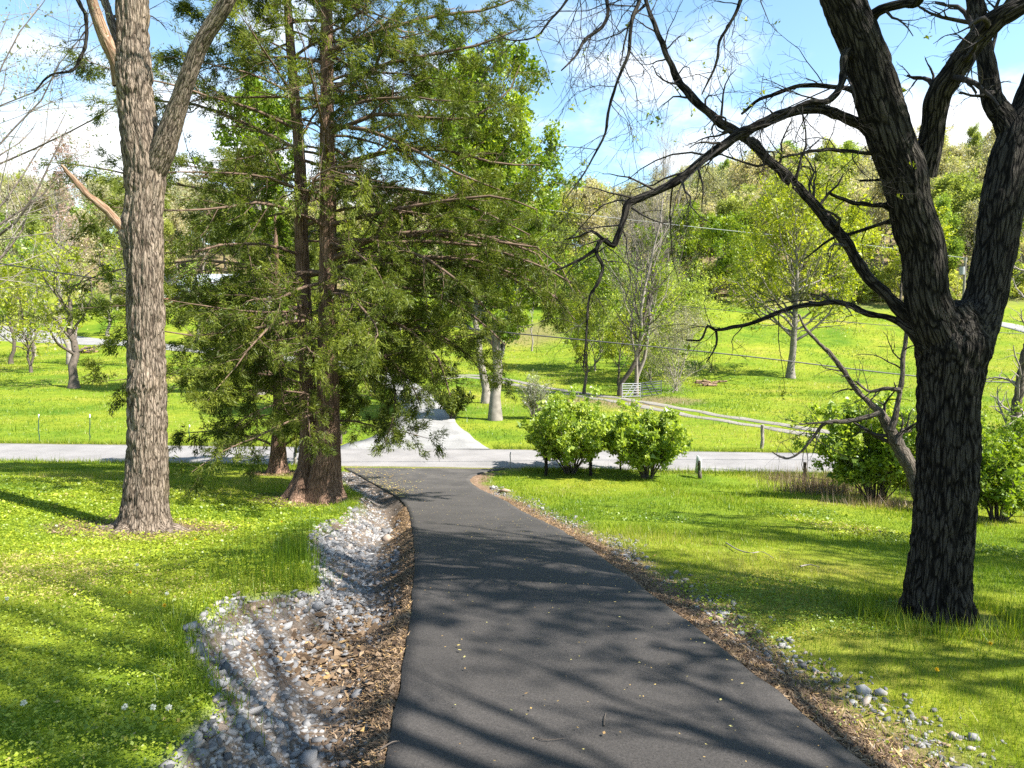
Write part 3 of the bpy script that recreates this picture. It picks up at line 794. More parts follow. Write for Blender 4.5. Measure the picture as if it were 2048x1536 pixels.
limbs_r = [
    ('left', lr([(1885, 690, 52), (1866, 640, 50), (1852, 590, 46), (1845, 500, 46), (1830, 450, 46), (1818, 400, 44), (1806, 345, 47), (1789, 300, 45), (1757, 200, 46), (1728, 100, 42), (1686, 0, 39), (1650, -100, 34), (1600, -230, 26), (1560, -380, 18), (1540, -520, 9)], 0, -.5), 90, .035),
    ('right', lr([(1922, 700, 60), (1945, 650, 52), (1969, 600, 43), (1990, 500, 43), (2005, 400, 45), (2022, 320, 45), (2034, 270, 40), (2050, 215, 30), (2090, 100, 24), (2140, -50, 19), (2180, -220, 12), (2200, -350, 6)], 0, .6), 84, .035),
    ('right', lr([(2032, 290, 30), (2010, 240, 26), (1985, 200, 22), (1972, 120, 18), (1960, 60, 17), (1950, 0, 17), (1935, -80, 14), (1900, -200, 10), (1880, -300, 5)], .3, .9), 64, .03),
    ('left', lr([(1842, 350, 30), (1858, 300, 26), (1868, 235, 25), (1878, 190, 27), (1905, 150, 25), (1945, 90, 24), (1990, 42, 23), (2040, 12, 20), (2110, -40, 16), (2180, -140, 10)], 0, -.8), 64, .03),
]
for nm, ctrl, sd, stp in limbs_r:
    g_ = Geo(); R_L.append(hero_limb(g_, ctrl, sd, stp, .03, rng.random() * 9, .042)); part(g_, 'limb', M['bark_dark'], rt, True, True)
arms_r = [
    # arching branch that kinks down to the left
    lr([(1770, 300, 26), (1745, 268, 20), (1700, 238, 14), (1640, 222, 12.5), (1570, 230, 12), (1500, 260, 12), (1468, 278, 13), (1400, 328, 11.5), (1350, 370, 10.5), (1300, 392, 9.5), (1258, 412, 9), (1249, 440, 8), (1236, 470, 7.5), (1226, 489, 7), (1206, 478, 6.5), (1190, 500, 5.5), (1203, 530, 4.6), (1196, 562, 4), (1178, 592, 3.4), (1173, 650, 2.8), (1166, 735, 1.8)], 0, -.9),
    lr([(1190, 500, 4.5), (1165, 515, 4), (1140, 527, 3), (1112, 541, 1.8)], -.7, -.9),
    lr([(1206, 478, 4), (1184, 462, 3), (1160, 472, 2.5), (1130, 480, 1.6)], -.7, -.5),
    # long straight one rising to the upper left
    lr([(1840, 650, 24), (1808, 625, 18), (1770, 590, 15), (1735, 553, 14), (1700, 500, 14), (1665, 455, 14.5), (1620, 390, 13.5), (1560, 340, 13), (1520, 305, 12), (1475, 263, 11.5), (1400, 210, 10), (1362, 168, 9), (1335, 115, 7.5), (1310, 60, 6), (1292, 10, 5), (1280, -50, 3.5)], 0, .8),
    # low limb
    lr([(1850, 690, 20), (1815, 662, 13), (1790, 638, 9), (1742, 626, 7), (1690, 606, 6.5), (1640, 606, 6.5), (1585, 612, 6), (1530, 634, 5.5), (1480, 650, 5), (1432, 658, 4), (1418, 652, 3), (1402, 679, 2.6), (1372, 682, 2)], 0, .5),
    lr([(1432, 658, 3), (1432, 690, 2.5), (1412, 725, 1.8)], .4, .4),
    # thick drooping one from the left limb
    lr([(1720, 95, 20), (1692, 112, 12), (1686, 160, 9), (1668, 195, 8), (1640, 207, 7), (1600, 216, 5), (1560, 240, 3.5), (1500, 258, 2)], -.3, -.9),
    lr([(1735, 200, 14), (1700, 178, 7), (1640, 176, 6), (1570, 182, 5), (1520, 200, 4), (1482, 228, 3)], -.2, .5),
    # dead stubs
    lr([(1790, 412, 14), (1760, 411, 6.5), (1715, 406, 5.5), (1658, 388, 4)], 0, -.3),
    lr([(1795, 440, 12), (1770, 444, 5), (1710, 462, 4.5), (1660, 480, 3.5), (1608, 518, 2.2)], 0, .5),
    lr([(1790, 305, 12), (1750, 308, 5.5), (1680, 304, 5), (1620, 304, 4), (1558, 314, 2.5)], 0, -.6),
    lr([(1780, 360, 10), (1765, 358, 4), (1722, 362, 3)], 0, -.2),
    lr([(1735, 45, 20), (1760, 22, 12), (1800, 12, 11), (1832, 8, 12), (1840, -10, 9)], -.3, -.9),
    lr([(1985, 188, 9), (1960, 190, 4), (1920, 188, 3)], .4, .2),
    # behind-frame limbs that carry the hanging branches
    lr([(1660, -70, 26), (1600, -140, 20), (1500, -190, 16), (1390, -190, 13), (1300, -150, 10), (1230, -90, 7), (1215, -20, 5), (1210, 45, 4.2), (1172, 80, 3.5), (1150, 112, 2.6), (1122, 142, 1.6)], -.3, -1.2),
    lr([(1390, -190, 9), (1320, -120, 7), (1284, -50, 6), (1274, 0, 5.4), (1264, 45, 4.6), (1259, 110, 4.2), (1236, 160, 3.8), (1216, 228, 3.4), (1210, 266, 3), (1190, 306, 2.4), (1165, 350, 2), (1130, 400, 1.2)], -.7, -1.0),
    lr([(1300, -150, 7), (1210, -110, 5), (1150, -30, 4), (1128, 5, 3.2), (1098, 42, 2.8), (1070, 74, 2.2), (1020, 80, 1.4), (985, 60, .9)], -1.0, -1.3),
    lr([(1600, -140, 10), (1530, -80, 7), (1490, -10, 5), (1478, 20, 4.4), (1452, 62, 4), (1440, 82, 3.6), (1430, 130, 3), (1404, 190, 1.8)], -.6, -.4),
    lr([(1290, 10, 3), (1262, 40, 2.4), (1248, 90, 2), (1240, 130, 1.2)], .8, .6),
    # limbs above and towards the camera, out of the frame
    lr([(1560, -380, 14), (1400, -520, 11), (1200, -600, 8), (1000, -640, 4)], -.6, -2.2),
    lr([(1650, -100, 18), (1500, -360, 14), (1300, -620, 10), (1150, -800, 5)], -.3, -3.0),
    lr([(2140, -50, 16), (2050, -300, 12), (1850, -560, 8), (1700, -700, 4)], .5, -2.2),
    lr([(2110, -40, 14), (2000, -260, 11), (1800, -420, 8), (1500, -560, 4)], -.8, -2.6),
    lr([(2090, 100, 16), (2200, 0, 12), (2350, -200, 9), (2500, -450, 5)], .5, -.8),
    lr([(1600, -230, 16), (1700, -420, 11), (1850, -650, 7), (1900, -800, 4)], -.4, .8),
]
for k, ctrl in enumerate(arms_r):
    ctrl = [(a, b, d, w * (.8 if j_ > 0 else 1)) for j_, (a, b, d, w) in enumerate(ctrl)]
    g_ = Geo(); sd = 24 if ctrl[1][3] > 9 else 12 if ctrl[1][3] > 4.5 else 8
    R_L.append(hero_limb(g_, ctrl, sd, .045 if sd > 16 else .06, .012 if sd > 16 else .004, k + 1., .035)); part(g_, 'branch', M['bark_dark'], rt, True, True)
gt = Geo()
all2 = []
for i, (p, r) in enumerate(R_L):
    if i == 0: continue
    if i == 1: p, r = p[len(p) // 2:], r[len(r) // 2:]
    if i == 2: p, r = p[len(p) // 2:], r[len(r) // 2:]
    B, Rr = batch(p, r, 16)
    L = np.linalg.norm(np.diff(p, axis=0), axis=1).sum()
    m = int(np.clip(L * 4.2, 3, 18))
    if i >= 5 and L > 1.2:      # long fine drooping shoots
        all2.append(spawn(B, Rr, max(3, m // 2), .3, 1., 1.15, 1.25, 7, .26, rng, up=-.16, wig=.2, rmin=.0035))
    c1 = spawn(B, Rr, m, .25 if i < 6 else .2, .98, 1.0, .85 if L > 1.5 else .45, 7, .34, rng, up=-.06, wig=.22, rmin=.004)
    all2.append(c1)
p1 = np.concatenate([a for a, _ in all2]); r1 = np.concatenate([b for _, b in all2])
tube_batch(gt, p1, r1, 5)
p2, r2 = spawn(p1, r1, 4, .25, 1, .75, .42, 5, .6, rng, up=-.05, wig=.26, rmin=.0026)
tube_batch(gt, p2, r2, 3)
p3, r3 = spawn(p2, r2, 3, .3, 1, .75, .2, 3, .7, rng, up=.04, wig=.28, rmin=.0019)
tube_batch(gt, p3, r3, 3)
tag(part(gt, 'twigs', M['twig_dark'], rt), kind='stuff')
gl = Geo()
sel = rng.random(len(p3)) < .035
leaves(gl, p3[sel], 7, .035, rng, .015, t0=.6, aspect=.5)
tag(part(gl, 'opening_buds', M['yellow_leaf'], rt), kind='stuff')

# bare sapling leaning out from behind the big trunk
rng = np.random.default_rng(5)
sb = G(1862, 1080); SD = float(sb[1])
sp_ = thing('leaning_sapling', 'crooked bare sapling leaning out left from behind the dark forked trunk', 'tree', sb)
S = lambda pts: [(a, b, SD + .05 * i, w) for i, (a, b, w) in enumerate(pts)]
S_L = []
for nm, ctrl in [('trunk', S([(1862, 1090, 22), (1845, 1010, 18), (1828, 950, 15), (1800, 900, 16), (1782, 862, 14), (1775, 848, 13), (1760, 826, 9), (1740, 808, 6), (1705, 770, 5.5), (1672, 722, 5), (1640, 690, 4), (1612, 655, 3), (1596, 628, 2)])),
                 ('branch', S([(1760, 826, 6), (1740, 833, 5), (1700, 842, 4.5), (1665, 846, 4), (1645, 850, 3.6), (1622, 880, 3), (1600, 905, 2.4), (1572, 918, 2), (1545, 905, 1.4)])),
                 ('branch', S([(1782, 862, 8), (1790, 830, 6), (1800, 780, 5.5), (1805, 720, 5), (1812, 660, 4), (1800, 600, 3), (1806, 540, 2)])),
                 ('branch', S([(1800, 780, 5), (1770, 775, 4), (1740, 780, 3), (1712, 762, 2)])),
                 ('branch', S([(1795, 890, 7), (1802, 868, 5), (1822, 861, 4)])),
                 ('branch', S([(1665, 846, 3), (1640, 845, 2.4), (1600, 848, 1.6)]))]:
    g_ = Geo(); S_L.append(hero_limb(g_, ctrl, 20, .05, .008, rng.random() * 9, .04)); part(g_, nm, M['bark_mid_h'] if 'bark_mid_h' in M else M['bark_dark'], sp_, True, True)
gt = Geo()
for i, (p, r) in enumerate(S_L):
    B, Rr = batch(p, r, 14)
    q1 = spawn(B, Rr, 9, .35, 1, .9, .9, 7, .4, rng, up=-.03, wig=.22, rmin=.004); tube_batch(gt, *q1, 4)
    q2 = spawn(*q1, 4, .25, 1, .8, .45, 5, .6, rng, up=.0, wig=.26, rmin=.003); tube_batch(gt, *q2, 3)
tag(part(gt, 'twigs', M['twig_dark'], sp_), kind='stuff')

# ---- left: pale furrowed trunk -------------------------------------------------
rng = np.random.default_rng(31)
base_l = G(290, 1062); DLT = float(base_l[1])
lt = thing('hardwood_tree', 'tall sunlit hardwood with pale furrowed trunk and forked limbs, left foreground', 'tree', base_l)
def ll(pts, d0=0.0, d1=None):
    n = len(pts); d1 = d0 if d1 is None else d1
    return [(a, b, DLT + d0 + (d1 - d0) * i / (n - 1), w) for i, (a, b, w) in enumerate(pts)]
L_L = []
gT = Geo()
L_L.append(hero_limb(gT, ll([(289, 1080, 68), (289, 1056, 57), (290, 1028, 50), (292, 995, 45.5), (294, 950, 43), (295, 900, 41), (295, 800, 39.5), (293, 700, 37), (291, 600, 37), (287, 500, 38.5), (286, 450, 40), (289, 400, 38), (291, 340, 40), (287, 300, 40), (276, 240, 37), (272, 200, 35), (268, 140, 35), (266, 80, 31), (265, 0, 31), (262, -120, 28), (268, -260, 23), (262, -400, 17), (275, -560, 10), (270, -680, 5)]), 112, .045, .05, 7, .05,
      flare=(.32, .38, 6, .4), knots=((2.75, -1.2, .16, .05), (2.6, -1.9, .1, .04), (7.6, -1.3, .17, .05), (5.45, 2.6, .16, .08), (5.2, -2.7, .14, .07))))
part(gT, 'trunk', M['bark_grey'], lt, True, True)
for ctrl, sd, mt in [
        (ll([(305, 345, 26), (326, 300, 25), (345, 245, 21), (362, 195, 18), (378, 150, 17), (398, 95, 16), (428, 45, 15), (456, 0, 14), (500, -80, 12), (540, -180, 9), (560, -300, 5)], 0, -.6), 72, 'bark_grey'),
        (ll([(250, 170, 24), (236, 125, 17), (218, 92, 14.5), (200, 50, 13), (184, 0, 11.5), (170, -60, 9), (140, -140, 6)], 0, -.5), 60, 'dead_wood_h'),
        (ll([(252, 120, 14), (236, 82, 10), (222, 40, 9), (205, -10, 8), (180, -120, 6), (160, -220, 3)], .1, .6), 40, 'bark_grey'),
        (ll([(262, 470, 16), (244, 456, 11), (222, 432, 9), (198, 408, 8), (160, 370, 7), (135, 347, 5.5), (119, 331, 2.5)], -.1, -.5), 36, 'dead_wood_h'),
        (ll([(262, -120, 20), (330, -240, 16), (400, -380, 11), (430, -520, 6)], 0, 1.0), 40, 'bark_grey'),
        (ll([(262, -200, 18), (180, -330, 14), (100, -430, 10), (40, -560, 5)], 0, -1.0), 40, 'bark_grey'),
        (ll([(266, -320, 14), (330, -430, 10), (350, -560, 7), (420, -640, 4)], 0, -1.5), 30, 'bark_grey'),
        (ll([(170, -60, 6), (155, -15, 5), (163, 10, 4.2), (173, 35, 4), (172, 85, 3.6), (158, 120, 3.2), (142, 140, 2.8), (102, 150, 2.2), (68, 182, 1.4)], -.4, -.5), 14, 'bark_dark')]:
    g_ = Geo(); L_L.append(hero_limb(g_, ctrl, sd, .04, .03 if sd > 40 else .012, rng.random() * 9, .05)); part(g_, 'limb', M[mt] if mt in M else M['bark_grey'], lt, True, True)
gt = Geo(); all2 = []
for i in (1, 3, 5, 6, 7, 8):
    p, r = L_L[i]
    if i == 1: p, r = p[len(p) * 2 // 3:], r[len(r) * 2 // 3:]
    all2.append(spawn(*batch(p, r, 14), 12, .25, 1, .9, 1.5 if i != 8 else .5, 8, .4, rng, up=.0, wig=.2, rmin=.005))
all2.append(spawn(*batch(L_L[0][0][-120:], L_L[0][1][-120:], 14), 14, .1, 1, .9, 2.0, 8, .4, rng, up=.08, wig=.2, rmin=.005))
p1 = np.concatenate([a for a, _ in all2]); r1 = np.concatenate([b for _, b in all2]); tube_batch(gt, p1, r1, 5)
p2, r2 = spawn(p1, r1, 5, .25, 1, .75, .6, 5, .6, rng, wig=.25, rmin=.0035); tube_batch(gt, p2, r2, 3)
p3, r3 = spawn(p2, r2, 3, .3, 1, .75, .28, 3, .7, rng, wig=.28, rmin=.0028); tube_batch(gt, p3, r3, 3)
tag(part(gt, 'twigs', M['twig_dark'], lt), kind='stuff')
gl = Geo(); leaves(gl, p3[rng.random(len(p3)) < .3], 3, .04, rng, .02, t0=.6)
tag(part(gl, 'opening_buds', M['pale_bud'], lt), kind='stuff')
# surface roots
g_ = Geo()
for a, L_ in ((-.35, 1.0), (.3, .7), (2.6, .7), (3.6, .9), (4.4, .5)):
    r_ = np.array([[base_l[0] + cos(a) * (d), base_l[1] + sin(a) * d * .9, 0, w] for d, w in ((.3, .14), (.55, .1), (.55 + L_ * .35, .06), (.55 + L_ * .7, .025))])
    r_[:, 2] = H(r_[:, 0], r_[:, 1]) + np.array([.08, -.01, -.03, -.03])
    hero_limb(g_, r_, 18, .04, .01, a + 4, .04, world=True)
part(g_, 'root', M['bark_grey'], lt, True, True)

# ------------------------------------------------------------------ cedars
def cedar(name, label, stems, limbs_n, prof, zlo, zhi, rng, leaf_n=10, leaf=.075, extra=(), aim=None, droop=-.10, bark='bark_cedar', twl=.34, l2=11, l3=7, flare=None, branch_part=True):
    """stems: list of control rows x,y,z,r in the world"""
    base = stems[0][0][:3]
    gb = Geo(); st = []
    root = thing(name, label, 'tree', on_ground(base[0], base[1]))
    for k, s in enumerate(stems):
        g_ = Geo(); st.append(hero_limb(g_, s, 64, .07, .03, 2. + k * 3, .05, flare=flare, world=True)); part(g_, 'trunk', M[bark], root, True, True)
    L1p, L1r = [], []
    for k in range(limbs_n):
        p, r = st[k % len(st)]
        z = zlo + (zhi - zlo) * ((k + rng.random()) / limbs_n)
        i = int(np.clip(np.searchsorted(p[:, 2], z), 1, len(p) - 2))
        az = k * 2.399 + rng.normal() * .5 if aim is None else aim(rng, k)
        L = prof((z - zlo) / (zhi - zlo)) * rng.uniform(.6, 1.12)
        el = rng.uniform(-.05, .45)
        d = np.array([cos(az) * cos(el), sin(az) * cos(el), sin(el)])
        q = p[i]; pts = [q]
        for j in range(9):
            d = norm(d + rng.normal(size=3) * .09 + np.array([0, 0, -.075 if j < 5 else .03]))
            q = q + d * L / 9; pts.append(q)
        L1p.append(pts); L1r.append(np.maximum(np.linspace(1, .12, 10) * (.01 + .0068 * L), .004))
    for e in extra:
        b_, r_ = batch(np.array(e)[:, :3], np.array(e)[:, 3], 10); L1p.append(b_[0]); L1r.append(r_[0] * .6)
    p1 = np.array(L1p); r1 = np.array(L1r)
    tube_batch(gb, p1, r1, 7)
    Ls = np.linalg.norm(np.diff(p1, axis=1), axis=2).sum(1)
    p2, r2 = spawn(p1, r1, l2, .14, 1, .8, Ls * .34, 5, .5, rng, up=-.02, wig=.16, rmin=.0035, flat=.45, taper=.62)
    tube_batch(gb, p2, r2, 3)
    gd = Geo()
    # dead grey twigs near the trunk
    pd, rd_ = spawn(p1, r1, 6, .05, .6, .9, .7, 4, .3, rng, up=-.12, wig=.2, rmin=.003); tube_batch(gb, pd, rd_, 3)
    p3, r3 = spawn(p2, r2, l3, .12, 1, .75, twl, 3, .6, rng, up=droop, wig=.2, rmin=.002, taper=.4)
    tube_batch(gb, p3[::3], r3[::3], 3)
    tag(part(gb, 'branches', M['twig_cedar'], root, True), kind='stuff')
    # scale-leaf sprays: narrow slivers fanned along each twig
    K = len(p3)
    keep = .7 * vnoise(p3[:, 1] * .62 + 40) + .3 * vnoise(p3[:, 1] * 1.5 + 4) + .25 * rng.random(K) > .43 + .06 * sstep(6., 10., p3[:, 1, 2])
    sx = np.interp(p3[:, 1, 2], st[0][0][:, 2], st[0][0][:, 0]); sy = np.interp(p3[:, 1, 2], st[0][0][:, 2], st[0][0][:, 1])
    infront = (np.abs(p3[:, 1, 0] - sx + .15) < .75) & (p3[:, 1, 1] < sy)
    keep &= ~(infront & (rng.random(K) < .6))
    p3 = p3[keep]; K = len(p3)
    tone = np.clip(.35 + .9 * (vnoise(p3[:, 1] * 1.1 + 90) - .5) + .25 * rng.random(K), 0, 1)
    t = rng.random((K, leaf_n)) ** .8; x = t * 2; i = np.minimum(x.astype(int), 1); f = (x - i)[..., None]; kk = np.arange(K)[:, None]
    c = p3[kk, i] * (1 - f) + p3[kk, i + 1] * f; tn = norm(p3[kk, i + 1] - p3[kk, i])
    c = (c + rng.normal(size=c.shape) * .045).reshape(-1, 3)
    u = norm(tn.reshape(-1, 3) + .5 * rng.normal(size=c.shape) + np.array([0, 0, -.1])); w = norm(np.cross(u, rng.normal(size=c.shape)))
    s = leaf * np.exp(.3 * rng.normal(size=(len(c), 1)))
    gl = Geo(); add_leaf(gl, c, u, w, s, .22, np.clip(np.repeat(tone, leaf_n) + .18 * rng.normal(size=len(c)), 0, 1), True)
    tag(part(gl, 'foliage', M['cedar_leaf'], root), kind='stuff')
    return root, st
rng = np.random.default_rng(12)
bc = G(640, 1004); DC = float(bc[1])
def lc(pts, dd=0.0): return limb_world([(a, b, DC + dd * min(1., i / 3) + (.03 * i), w) for i, (a, b, w) in enumerate(pts)])
stemA = lc([(652, 1030, 50), (652, 1000, 42), (652, 960, 33), (655, 900, 27), (656, 820, 24), (656, 740, 21), (656, 600, 18.5), (656, 400, 15.5), (654, 200, 13), (654, 60, 11.5), (652, -100, 9), (650, -300, 6), (648, -450, 2)], -.1)
stemB = lc([(606, 1015, 40), (610, 980, 30), (616, 930, 20), (617, 860, 17), (615, 760, 16), (610, 640, 15), (604, 500, 13.5), (600, 330, 11.5), (590, 200, 10), (580, 80, 8.5), (572, -60, 6.5), (566, -250, 2.5)], .25)
ztop = float(stemA[-1][2])
zl = float(P(650, 800, DC)[2])
ext = [lc([(660, 520, 9), (760, 470, 7), (880, 460, 5.5), (1000, 485, 4.2), (1070, 492, 3.2), (1120, 530, 2), (1150, 590, 1.2)], -.6),
       lc([(660, 560, 9), (800, 520, 7), (930, 530, 5.5), (1040, 560, 3.5), (1100, 610, 2)], .5),
       lc([(660, 265, 8), (760, 225, 6.5), (880, 240, 5), (960, 235, 4), (1020, 180, 2.6), (1040, 130, 1.5)], -.4),
       lc([(660, 700, 8), (720, 690, 6), (780, 720, 4.5), (820, 760, 3), (840, 810, 1.6)], -.8),
       lc([(660, 660, 8), (740, 690, 6), (790, 760, 4.5), (790, 830, 3), (770, 885, 1.6)], -1.2),
       lc([(660, 640, 8), (760, 640, 6), (860, 660, 4.5), (930, 700, 3), (960, 740, 1.6)], .4),
       lc([(660, 400, 8), (760, 370, 6.5), (880, 390, 5), (980, 430, 4), (1060, 470, 2)], .3),
       lc([(660, 340, 8), (780, 300, 6.5), (900, 300, 5), (1000, 330, 4), (1080, 330, 2)], -.7),
       lc([(660, 450, 8), (780, 420, 6.5), (900, 400, 5), (1000, 390, 4), (1075, 420, 2)], -1.2),
       lc([(660, 180, 8), (760, 130, 6.5), (860, 110, 5), (960, 90, 4), (1035, 60, 2)], -.3),
       lc([(660, 100, 8), (760, 60, 6.5), (880, 30, 5), (980, 20, 4), (1045, -10, 2)], .6),
       lc([(660, 600, 8), (780, 570, 6.5), (880, 590, 5), (960, 640, 4), (1010, 690, 2)], -.5),
       lc([(660, 620, 8), (740, 620, 6.5), (820, 660, 5), (880, 720, 4), (900, 790, 2)], -1.0),
       lc([(660, 480, 8), (760, 480, 6.5), (860, 520, 5), (940, 580, 4), (990, 640, 2)], -1.6),
       lc([(660, 250, 8), (740, 260, 6.5), (830, 300, 5), (920, 350, 4), (1000, 380, 2)], -1.4),
       lc([(660, 580, 8), (730, 590, 6.5), (800, 640, 5), (850, 700, 4), (870, 770, 2)], 1.0),
       lc([(652, 520, 8), (800, 480, 6.5), (960, 490, 5), (1080, 530, 4), (1150, 570, 3), (1185, 620, 2)], -.3),
       lc([(652, 540, 8), (800, 510, 6.5), (950, 520, 5), (1060, 560, 4), (1120, 600, 3), (1150, 640, 2)], .2),
       lc([(652, 500, 8), (800, 470, 6.5), (960, 470, 5), (1070, 500, 4), (1110, 560, 3), (1110, 620, 2)], .6),
       lc([(602, 430, 7), (520, 400, 5.5), (420, 380, 4.5), (300, 360, 3.4), (200, 335, 2.4), (110, 325, 1.4)], .8),
       lc([(600, 560, 7), (500, 530, 5.5), (400, 520, 4.5), (300, 530, 3.4), (220, 540, 2.4), (150, 570, 1.4)], .9),
       lc([(596, 300, 7), (500, 250, 5.5), (400, 210, 4.5), (300, 200, 3.2), (210, 210, 1.6)], .8)]
cedar_root, _ = cedar('red_cedar', 'large two-stemmed cedar with shaggy red-brown trunks beside the driveway', [stemA, stemB], 112,
    lambda t: 5.5 * (.66 + .4 * sin(pi * min(1, t * 1.1 + .15))) * (1 - .5 * max(0, t - .75)), zl - .6, ztop - 2.0, rng, leaf_n=42, leaf=.085, extra=ext, flare=(.55, .5, 5, .6), l2=14, l3=10)
# small cedar by the road
rng = np.random.default_rng(14)
b2 = G(557, 946); D2 = float(b2[1])
def lc2(pts): return limb_world([(a, b, D2, w) for a, b, w in pts])
stemC = lc2([(556, 956, 26), (557, 940, 20), (557, 905, 16), (557, 880, 14), (558, 820, 12), (557, 760, 11), (556, 680, 10), (553, 600, 8), (552, 520, 6), (550, 430, 2.5)])
ext2 = [lc2([(550, 893, 5), (520, 878, 4), (480, 868, 3), (420, 862, 2.2), (350, 868, 1.2)]), lc2([(562, 893, 5), (590, 878, 4), (620, 868, 3), (650, 866, 2)]), lc2([(562, 870, 4), (590, 850, 3.4), (620, 830, 2.6), (640, 800, 1.4)])]
cedar('red_cedar', 'smaller single-stemmed cedar with low limbs at the road edge', [stemC], 52, lambda t: 3.6 * (1 - .6 * t), float(P(557, 860, D2)[2]), float(P(557, 480, D2)[2]), rng, leaf_n=28, leaf=.11,
      extra=ext2, flare=(.5, .45, 5, .2), l2=12, l3=9, droop=-.16)

# ------------------------------------------------------------------ generic broad-leaved trees
def make_tree(name, label, loc, h, tr, cw, rng, leaf='hill_leaf', bark='bark_far', twig=None, limbs=16, l2=5, l3=4, leaf_n=8, leaf_s=.25, jit=.25, bare0=.25, up=.12,
              group=None, lean=(0, 0), prof=None, sides=(9, 5, 3), stems=1, aspect=.6, lens=(.5, .5), ang=.95, l4=0, wig=.16, rmin=.01, tri=True, cat='tree', spread=.0, wob=.016):
    root = thing(name, label, cat, loc, group)
    gb = Geo(); gt_ = Geo(); tw = []
    prof = prof or (lambda t: (.45 + .75 * np.sin(pi * np.clip(t * .95 + .12, 0, 1))))
    for s in range(stems):
        n = 12
        a = rng.random() * 6.3
        dx, dy = (cos(a) * spread, sin(a) * spread) if stems > 1 else (0, 0)
        hh = h * (1 if s == 0 else rng.uniform(.7, 1))
        z = np.linspace(-.25, hh, n)
        p = np.stack([loc[0] + (lean[0] + dx) * (z / hh) * hh * .5 + np.cumsum(rng.normal(size=n)) * wob * h, loc[1] + (lean[1] + dy) * (z / hh) * hh * .5 + np.cumsum(rng.normal(size=n)) * wob * h, loc[2] + z], 1)
        p[:2, 0] = loc[0] + dx * .12 * stems * .3; p[:2, 1] = loc[1] + dy * .12 * stems * .3
        k = tr * (1 if stems == 1 else .6)
        r = k * np.linspace(1, .12, n); r[0] *= 1.45
        tube_batch(gb, p[None], r[None], sides[0])
        t = bare0 + (1 - bare0) * ((np.arange(limbs) + rng.random(limbs)) / limbs) * .97
        p1, r1 = [], []
        for tt in t:
            q, qr = spawn(p[None], r[None], 1, tt, tt + 1e-4, ang * (1 - .45 * tt), cw * .5 * float(prof((tt - bare0) / (1 - bare0))), 7, .5, rng, up=up, wig=wig, taper=0, rmin=rmin * 1.6)
            p1.append(q); r1.append(qr)
        p1 = np.concatenate(p1); r1 = np.concatenate(r1)
        tube_batch(gb, p1, r1, sides[1])
        L1 = np.linalg.norm(np.diff(p1, axis=1), axis=2).sum(1)
        p2, r2 = spawn(p1, r1, l2, .25, 1, .75, L1 * lens[0], 4, .55, rng, up=up * .7, wig=wig, rmin=rmin)
        tube_batch(gt_, p2, r2, sides[2])
        L2 = np.linalg.norm(np.diff(p2, axis=1), axis=2).sum(1)
        p3, r3 = spawn(p2, r2, l3, .25, 1, .7, L2 * lens[1], 3, .6, rng, up=up * .5, wig=wig, rmin=rmin * .7)
        k3 = 2 if leaf_n >= 5 else 1
        tube_batch(gt_, p3[::k3], r3[::k3], 3)
        if l4:
            L3 = np.linalg.norm(np.diff(p3, axis=1), axis=2).sum(1)
            p4, r4 = spawn(p3, r3, l4, .2, 1, .6, L3 * .6, 3, .6, rng, up=up * .5, wig=wig, rmin=rmin * .5); tube_batch(gt_, p4, r4, 3)
            p3 = p4
        tw.append(p3)
    part(gb, 'trunk', M[bark], root, True)
    tag(part(gt_, 'twigs', M[twig or bark], root), kind='stuff')
    if leaf_n:
        gl_ = Geo(); p3 = np.concatenate(tw)
        tone = np.clip(.5 + 1.1 * (vnoise(p3[:, -1] * (2.2 / max(cw, 1) * 3) + 77) - .5), 0, 1)
        leaves(gl_, p3, leaf_n, leaf_s * 1.15, rng, jit, aspect=aspect * 1.35, tone=tone, tri=tri)
        tag(part(gl_, 'foliage', M[leaf], root), kind='stuff')
    return root
def move_copy(root, x, y, s, rz, label=None, group=None, dz=-.1, sz=None):
    c = root.copy(); col.objects.link(c)
    z = float(H(np.array([x]), np.array([y]))[0]) + dz
    c.location = (x, y, z); c.scale = (s, s, sz or s); c.rotation_euler = (0, 0, rz)
    for ch in root.children:
        k = ch.copy(); col.objects.link(k); k.parent = c
    if label: c['label'] = label
    if group: c['group'] = group
    return c

# ---- the wooded hills ----------------------------------------------------------
rng = np.random.default_rng(44)
GRP_R = 'trees of the wooded hill on the right'; GRP_L = 'trees of the wooded hill on the left'
protos = []
spec = [('hill_leaf', 'yellow-green budding tree', 16, 9.5, 7), ('hill_green', 'fresh green leafing tree', 15, 9, 9), ('hill_tan', 'tan budding tree', 17, 9.5, 6), ('hill_leaf', 'pale yellow-green tree', 18, 8, 7),
        ('hill_tan', 'bare grey-brown tree', 16, 9, 2), ('hill_green', 'light green rounded tree', 13, 9, 9), ('hill_leaf', 'olive-yellow spreading tree', 15, 11, 7)]
spots = []
def wood_ok(x, y):
    return all((x - a) ** 2 + (y - b) ** 2 > d * d for a, b, d in spots)
cand = []
for k in range(7000):
    D = 130 + 138 * rng.random() ** 1.05
    px = rng.uniform(-160, 2230)
    x = (px - 1024) / F * D
    edge = 134 if px > 1330 else 138 if px > 1040 else 152
    if px < 560 and D < 172: continue
    if D < edge + 6 * rng.random(): continue
    dmin = 5.6 if D < edge + 18 else 7.4
    if wood_ok(x, D):
        spots.append((x, D, dmin)); cand.append((x, D, px))
    if len(cand) >= 290: break
first = [None] * len(spec)
